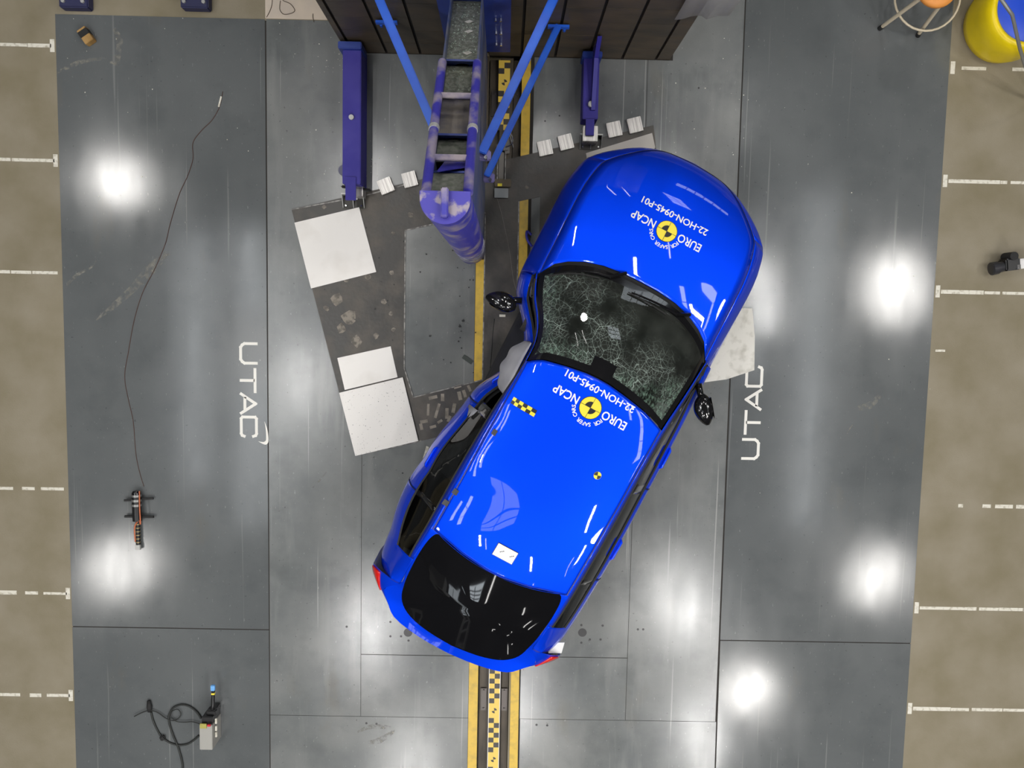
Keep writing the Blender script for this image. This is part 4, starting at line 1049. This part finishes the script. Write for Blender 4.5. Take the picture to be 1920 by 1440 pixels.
# ================================================================== LOOSE THINGS
def cable(px, r, lab, m, name='cable', z=0.0, n=6):
    P = sm([at(u, v, 0) + Vector((0, 0, z + r)) for u, v in px], n)
    b = MB(); b.tube(P, r, 6); return tag(b.build(name, m, smooth=True), lab, 'cable')
rust_wire = mat('rusty_brown_wire', (.075, .035, .025), .6)
cable([(418, 172), (412, 200), (398, 225), (378, 245), (362, 268), (362, 298), (352, 330), (338, 360), (328, 390), (318, 425), (310, 458), (290, 505), (268, 548), (252, 600), (241, 660), (234, 705), (240, 745), (250, 790), (255, 850), (262, 885), (270, 912)],
      .0030, 'thin reddish brown wire snaking down the left floor to the black sensor pole', rust_wire, 'wire')
b = MB(); p = at(413, 191); b.bar(p + Vector((-.012, -.045, .006)), p + Vector((.012, .045, .006)), .014, .010); tag(b.build('cable_sleeve', white_paint), 'tiny white sleeve lying on the thin wire', 'sleeve')

# black sensor pole lying on the left floor
p = at(262, 1025); t = thing('sensor_pole', (p.x, p.y, 0), 'black banded sensor pole with two cross bars lying on the left floor', 'instrument')
q = at(261, 918) - p; L_ = q.y
b = MB(); b.tube([(.005, .26, .045), (.0, L_ - .06, .045)], .042, 14); b.build('body', black, t, angle=.8)
b = MB(); b.tube([(0, L_ - .07, .05), (0, L_ - .02, .05), (0, L_, .05)], [.035, .040, .028], 14); b.build('head', trim, t, angle=.8)
for y in (L_ - .10, L_ - .055, .40):
    b = MB(); b.tube([(0, y, .045), (0, y + .02, .045)], .0455, 14); b.build('clamp_ring', mat('ring_grey', (.30, .30, .29), .35, metal=.6), t, angle=.8)
for y, a in ((L_ - .085, .06), (.295, 0)):
    b = MB(); b.bar((-.12, y - a*.2, .03), (.15, y + a*.2, .03), .018, .02); b.build('cross_bar', black_matt, t)
b = MB(); b.tube([(0, .03, .03), (.0, .26, .03)], .020, 10); st_ = b.build('stem', black, t)
for k in range(6):
    b = MB(); b.tube([(0, .05 + .034*k, .03), (0, .058 + .034*k, .03)], .023, 10); b.build('stem_ring', mat('brass_ring', (.36, .28, .14), .4, metal=.5), st_)
b = MB(); b.box((0, .005, .03), (.048, .05, .03)); b.build('tip', grey_metal, t, bevel=.004)
b = MB(); b.tube(sm([(.035, L_ + .0, .06), (.048, L_ - .15, .09), (.052, L_ - .30, .09), (.03, .27, .07), (-.02, .20, .05), (-.022, .06, .04)], 5), .006, 6); b.build('orange_lead', mat('orange_lead', (.55, .14, .05), .5), t)

# grey instrument box with its boom and leads, lower left
p = at(386, 1383, .23); t = thing('instrument_box', (p.x, p.y, 0), 'grey instrument box with a dark boom and light blue tip, lower left floor', 'box')
b = MB(); b.box((0, 0, .115), (.118, .24, .23)); b.build('case', mat('warm_grey_case', (.36, .35, .32), .5), t, bevel=.004)
b = MB(); b.box((.005, .155, .11), (.10, .07, .20)); b.box((.03, .20, .08), (.06, .06, .14)); b.build('connector_block', black, t, bevel=.005)
b = MB(); b.box((-.02, .115, .234), (.06, .045, .012)); b.build('yellow_sticker', mat('dull_yellow', (.40, .36, .08), .5), t)
b = MB(); b.box((.035, .125, .24), (.03, .02, .02)); b.build('red_plug', mat('red_plug', (.6, .02, .04), .4), t, bevel=.003)
for y in (.13, .06, -.0): 
    b = MB(); b.box((.075, y, .17), (.018, .05, .02)); b.build('white_plug', white_paint, t, bevel=.003)
b = MB(); b.tube([(.03, .19, .15), (.04, .28, .15), (.04, .42, .14)], [.022, .018, .015], 10); b.build('boom', black, t, smooth=True)
b = MB(); b.box((.03, .21, .15), (.09, .05, .05)); b.box((-.01, .18, .13), (.05, .05, .05)); b.build('boom_clamp', black, t, bevel=.01)
b = MB(); b.box((.040, .44, .145), (.038, .055, .03)); b.build('blue_tip', mat('sky_blue_cap', (.16, .42, .80), .4), t, bevel=.005)
b = MB(); b.box((.043, .385, .148), (.03, .016, .024)); b.build('yellow_ring', vin_y, t)
lead = mat('black_lead', (.018, .020, .018), .55)
cable([(378, 1346), (372, 1336), (358, 1324), (342, 1320), (326, 1326), (318, 1340), (319, 1356), (326, 1378), (333, 1394), (339, 1412), (343, 1430), (344, 1446)], .009, 'thick black lead looping beside the grey instrument box and leaving the floor', lead, 'lead', .005)
cable([(284, 1334), (288, 1350), (297, 1370), (305, 1381), (318, 1391), (335, 1396), (352, 1394), (365, 1386), (374, 1378)], .009, 'black lead with a plug curving under the grey instrument box', lead, 'lead', .0)
cable([(254, 1341), (270, 1333), (284, 1330), (298, 1334), (312, 1344), (326, 1349), (337, 1344), (341, 1336), (335, 1328), (325, 1331), (322, 1340), (332, 1350), (348, 1352), (362, 1351), (376, 1355)], .0048, 'thin dark lead with a small loop beside the grey instrument box', lead, 'lead', .018)
p = at(282, 1323); b = MB(); b.tube([p + Vector((0, -.05, .02)), p + Vector((0, .0, .02)), p + Vector((-.005, .06, .02))], [.018, .026, .016], 10); tag(b.build('plug', black_matt, smooth=True), 'black plug at the end of the curved lead, lower left', 'plug')
p = at(307, 1381); b = MB(); b.box((0, 0, .015), (.05, .045, .03), Matrix.Rotation(.5, 3, 'Z')); o = b.build('lead_clip', black_matt, bevel=.008); o.location = (p.x, p.y, .01); tag(o, 'small black clip on the curved lead', 'clip')

# wooden block, upper left
p = at(161, 67, .05); t = thing('wooden_block', (p.x, p.y, 0), 'small wooden block with a black band, upper left corner of the painted floor', 'block', rz=.60)
b = MB(); b.box((0, 0, .035), (.085, .135, .07)); b.build('wood', mat('pale_wood', (.40, .24, .08), .6, col2=(.30, .17, .05), scale=6, stretch=(6, 1, 1)), t, bevel=.004)
b = MB(); b.box((-.0, .022, .036), (.088, .055, .073)); b.build('band', black_matt, t, bevel=.002)
# dark blue rack feet at the top edge
for u0, u1, v1, lab in ((110, 165, 13, 'dark blue rack foot on the concrete in the upper left corner'), (338, 390, 14, 'dark blue rack foot with pale bolts, at the top edge left of the white sheet')):
    a, c = at(u0, v1, .10), at(u1, v1, .10)
    t = thing('rack_foot', ((a.x + c.x)/2, a.y, 0), lab, 'foot')
    b = MB(); b.box((0, .16, .05), (c.x - a.x, .32, .10)); b.build('foot_plate', mat('navy_foot', (.020, .022, .075), .5), t, bevel=.01)
    b = MB(); b.box((0, .26, .4), (.12, .10, .6)); b.build('post', deep_blue, t, bevel=.005)
    for s_ in (-.085, .085):
        b = MB(); b.tube([(s_, .05, .10), (s_, .05, .118)], .017, 6); b.build('bolt', grey_metal, t)
# cream sheet with curled wires behind the floor, upper left of the barrier
b = MB(); b.prism(rect(-.34, .34, 0, .42), 0, .006); o = tag(b.build('cream_sheet', mat('cream_sheet', (.66, .56, .45), .6, col2=(.58, .50, .42), scale=4)), 'cream sheet on the concrete beside the barrier, upper left', 'sheet'); o.location = (-1.835, 2.577, -.004)
wire = mat('brown_thin_wire', (.10, .075, .05), .5)
for px, lab in (([(511, -4), (510, 10), (506, 22), (500, 33)], 'thin dark wire along the left edge of the cream sheet'),
                ([(526, 2), (525, 18), (532, 27), (545, 26), (553, 20), (545, 8), (532, 2), (528, -4)], 'curled thin wire lying on the cream sheet'),
                ([(587, 26), (587, 34), (589, 42)], 'short wire at the right corner of the cream sheet')):
    cable(px, .003, lab, wire, 'wire', .003)
# plastic sheet hanging over the right end of the barrier
film = bpy.data.materials.new('cloudy_plastic_film'); film.use_nodes = True
nb = film.node_tree.nodes['Principled BSDF']; nb.inputs['Base Color'].default_value = (.40, .38, .37, 1); nb.inputs['Alpha'].default_value = .45; nb.inputs['Roughness'].default_value = .35
b = MB(); b.grid([[(1.25 + .36*i/10, 2.27 - .006*math.sin(i*1.4) - (.03 if i > 5 else 0), z + (.20*i/10 if z < 2 else 0)) for i in range(11)] for z in (1.06, 1.4, 1.8, 2.42)], flip=True)
tag(b.build('plastic_sheet', film, smooth=True, solid=.002), 'cloudy plastic sheet hanging over the right end of the brown barrier', 'sheet')
# track gear between the pole and the car
p = at(940, 362, .03); t = thing('tow_carriage', (p.x, p.y, .0), 'steel tow carriage with two slim rods and a pale plate, right of the pole foot', 'carriage')
b = MB(); b.box((0, 0, .03), (.125, .085, .008)); b.build('pale_plate', mat('pale_grey_plate', (.36, .38, .38), .5), t, bevel=.003)
b = MB(); b.box((.01, .09, .02), (.15, .07, .04)); b.build('cross_head', mat('carriage_brown', (.12, .095, .06), .5, metal=.3), t, bevel=.006)
b = MB(); b.box((-.015, .07, .045), (.04, .025, .004)); b.build('yellow_mark', vin_y, t)
for x in (-.042, .030):
    b = MB(); b.tube([(x, .11, .03), (x, .36, .03)], .007, 8); b.build('rod', bright_steel, t)
b = MB(); b.box((-.005, .235, .012), (.05, .26, .016)); b.box((.0, .40, .03), (.105, .05, .05)); b.box((.045, .46, .02), (.045, .22, .03)); b.build('draw_bar', mat('carriage_grey', (.16, .15, .135), .5, metal=.4), t, bevel=.004)
b = MB(); b.tube(sm([(.03, .40, .06), (.085, .43, .06), (.09, .49, .06), (.06, .52, .06), (.10, .40, .05)], 5), .006, 6); b.build('wire_loop', chrome, t)
p = at(945, 673); b = MB(); b.box((0, 0, .006), (.10, .085, .012), Matrix.Rotation(.05, 3, 'Z')); o = b.build('sensor_tag', mat('pale_tag', (.62, .61, .58), .5), bevel=.002); o.location = (p.x, p.y, .007); tag(o, 'small pale metal tag on the dark plate beside the airbag', 'tag')
for x in (-.028, .028):
    b = MB(); b.tube([(x, .02, .012), (x, .02, .016)], .010, 8); b.build('rivet', bright_steel, o)
b = MB(); p = at(942, 592, .02); b.box((0, 0, .004), (.055, .022, .008)); o = b.build('paper_slip', white_paint); o.location = (p.x, p.y, .007); tag(o, 'tiny white slip on the dark plate below the left mirror', 'slip')
p = at(993, 447, .10); b = MB(); b.tube(sm([(0, -.07, 0), (-.02, 0, .02), (0, .07, .0), (.03, .03, -.01)], 5), .012, 8); o = b.build('tow_strap', mat('violet_strap', (.05, .05, .42), .5), smooth=True); o.location = (p.x, p.y, .05); o.rotation_euler = (0, 0, .35); tag(o, 'violet blue strap loop lying on the yellow line by the left front wing', 'strap')
cable([(925, 352), (940, 400), (955, 470), (962, 520), (968, 545)], .002, 'thin pale cord stretched over the dark plate towards the left mirror', mat('pale_cord', (.22, .20, .18), .6), 'cord', .007)
cable([(927, 598), (924, 625), (922, 655), (919, 690)], .003, 'thin black lead on the dark plate beside the left door', lead, 'lead', .007)
# torn fragments around the impact
chip = mat('dark_green_chip', (.03, .04, .032), .5)
p = at(877, 674); b = MB(); b.box((0, 0, .006), (.105, .04, .010), Matrix.Rotation(-.60, 3, 'Z')); o = b.build('trim_fragment', chip, bevel=.002); o.location = (p.x, p.y, .0); tag(o, 'dark green rectangular fragment on the floor beside the yellow line', 'fragment')
p = at(797, 848); b = MB(); b.prism([(-.02, -.06), (.012, -.04), (.035, .05), (.012, .06)], 0, .006); o = b.build('paper_scrap', white_paint); o.location = (p.x, p.y, .001); tag(o, 'white paper scrap on the floor against the crushed rear door', 'scrap')
b = MB()
for k in range(46):
    u, v = rnd.choice([(rnd.gauss(880, 16), rnd.uniform(430, 720)), (rnd.gauss(840, 40), rnd.uniform(450, 720)), (rnd.uniform(590, 760), rnd.uniform(400, 680))])
    p = at(u, v); r = rnd.choice([.004, .006, .008, .012]); a = rnd.uniform(0, 3)
    b.prism([(p.x + r*rnd.uniform(.5, 1.2)*math.cos(a + i*1.26), p.y + r*rnd.uniform(.5, 1.2)*math.sin(a + i*1.26)) for i in range(5)], .0, .012)
tag(b.build('black_debris', mat('black_debris', (.015, .016, .015), .6)), 'black plastic crumbs scattered over the floor left of the car', 'debris', kind='stuff')
b = MB()
for k in range(130):
    u, v = rnd.choice([(rnd.uniform(520, 690), rnd.uniform(40, 380)), (rnd.uniform(120, 500), rnd.uniform(30, 420)), (rnd.uniform(1230, 1420), rnd.uniform(40, 330)), (rnd.gauss(640, 25), rnd.gauss(110, 20)), (rnd.gauss(715, 25), rnd.gauss(310, 25)),
                       (rnd.uniform(1400, 1760), rnd.uniform(100, 1000))])
    p = at(u, v); r = rnd.choice([.002, .003, .004, .006]); a = rnd.uniform(0, 3)
    b.prism([(p.x + r*rnd.uniform(.5, 1.3)*math.cos(a + i*1.57), p.y + r*rnd.uniform(.5, 1.3)*math.sin(a + i*1.57)) for i in range(4)], .0, .004)
tag(b.build('white_debris', white_paint), 'pale chips and crumbs scattered over the painted floor', 'debris', kind='stuff')

# ---- right edge: barrel, stool, film camera
p = at(1862, 44); t = thing('barrel', (4.36, 2.66, 0), 'squat yellow barrel with a blue lid, upper right corner', 'barrel')
yel = mat('glossy_yellow_plastic', (.90, .68, .005), .35, col2=(.82, .62, .0), scale=4)
b = MB(); b.lathe([(.0, .0), (.29, .0), (.325, .03), (.345, .12), (.338, .20), (.350, .28), (.345, .38), (.325, .435), (.30, .45), (.275, .44), (.272, .41), (0, .41)], (0, 0, 0), 48); b.build('body', yel, t, smooth=True)
b = MB(); b.lathe([(.268, .40), (.268, .425), (.255, .432), (0, .432)], (0, 0, 0), 40); b.build('lid', mat('royal_blue_lid', (.012, .07, .62), .4), t, angle=.6)
b = MB(); b.bar((-.02, .20, .47), (.34, -.30, .47), .05, .008); b.build('strap', grey_metal, t)
seat = at(1759, -26, .62); t = thing('stool', (seat.x, seat.y, 0), 'cream tube stool with an orange seat, upper right', 'stool')
cream = mat('cream_tube', (.66, .57, .42), .45)
b = MB(); b.lathe([(0, .58), (.15, .58), (.17, .60), (.165, .635), (.13, .65), (0, .645)], (0, 0, 0), 32); b.build('seat', mat('orange_seat', (.78, .30, .06), .5), t, smooth=True)
feet = [at(1650, 53), at(1720, 66), at(1820, -40), at(1735, -75)]
for f in feet:
    fx, fy = f.x - seat.x, f.y - seat.y; k = .115 / math.hypot(fx, fy)
    b = MB(); b.tube([(fx, fy, .02), (fx*k, fy*k, .59)], [.016, .018], 10); lg = b.build('leg', cream, t)
    b = MB(); b.tube([(fx*1.03, fy*1.03, .0), (fx*.97, fy*.97, .04)], .021, 10); b.build('rubber_foot', black_matt, lg)
b = MB(); fr = [Vector(((f.x - seat.x), (f.y - seat.y), .0)) * .74 + Vector((0, 0, .17)) for f in feet]
cxr = sum((v for v in fr), Vector()) / 4; rr_ = sum((v - cxr).length for v in fr) / 4
b.tube([(cxr.x + rr_*math.cos(a*math.pi/16), cxr.y + rr_*math.sin(a*math.pi/16), .17) for a in range(33)], .010, 8, cap=False); b.build('foot_ring', cream, t, smooth=True)

p = at(1885, 497, .09); t = thing('film_camera', (p.x, p.y, 0), 'black film camera with a pale mount standing on the concrete, right edge', 'camera', rz=math.radians(8))
b = MB(); b.box((.03, .0, .10), (.13, .11, .13)); b.build('body', black, t, bevel=.012)
b = MB(); b.tube([(-.02, -.01, .10), (-.075, -.015, .10), (-.08, -.016, .10), (-.135, -.02, .10), (-.14, -.02, .10)], [.046, .050, .058, .060, .05], 18); b.build('lens', mat('lens_grey', (.028, .028, .032), .4), t, angle=.6)
b = MB(); b.tube([(.03, .072, .04), (.03, .072, .18)], .038, 14); b.build('motor', black_matt, t)
b = MB(); b.box((.155, -.005, .09), (.12, .09, .09)); b.build('pale_mount', mat('pale_mount', (.78, .77, .76), .4), t, bevel=.012)
b = MB(); b.box((.07, -.03, .168), (.03, .04, .012)); b.build('silver_plate', chrome, t)
b = MB(); b.box((.05, 0, .018), (.10, .08, .036)); b.build('foot', black_matt, t, bevel=.006)
b = MB(); b.tube([at(1868, -14, .9), at(1898, 28, .8), at(1912, 90, .6), at(1930, 150, .3), at(1938, 190, 0.0)], .014, 8)
tag(b.build('tripod_leg', mat('brushed_grey_tube', (.26, .26, .25), .4, metal=.4), smooth=True), 'grey tripod leg leaning past the yellow barrel', 'tripod')

for m_ in bpy.data.materials: m_.use_fake_user = False
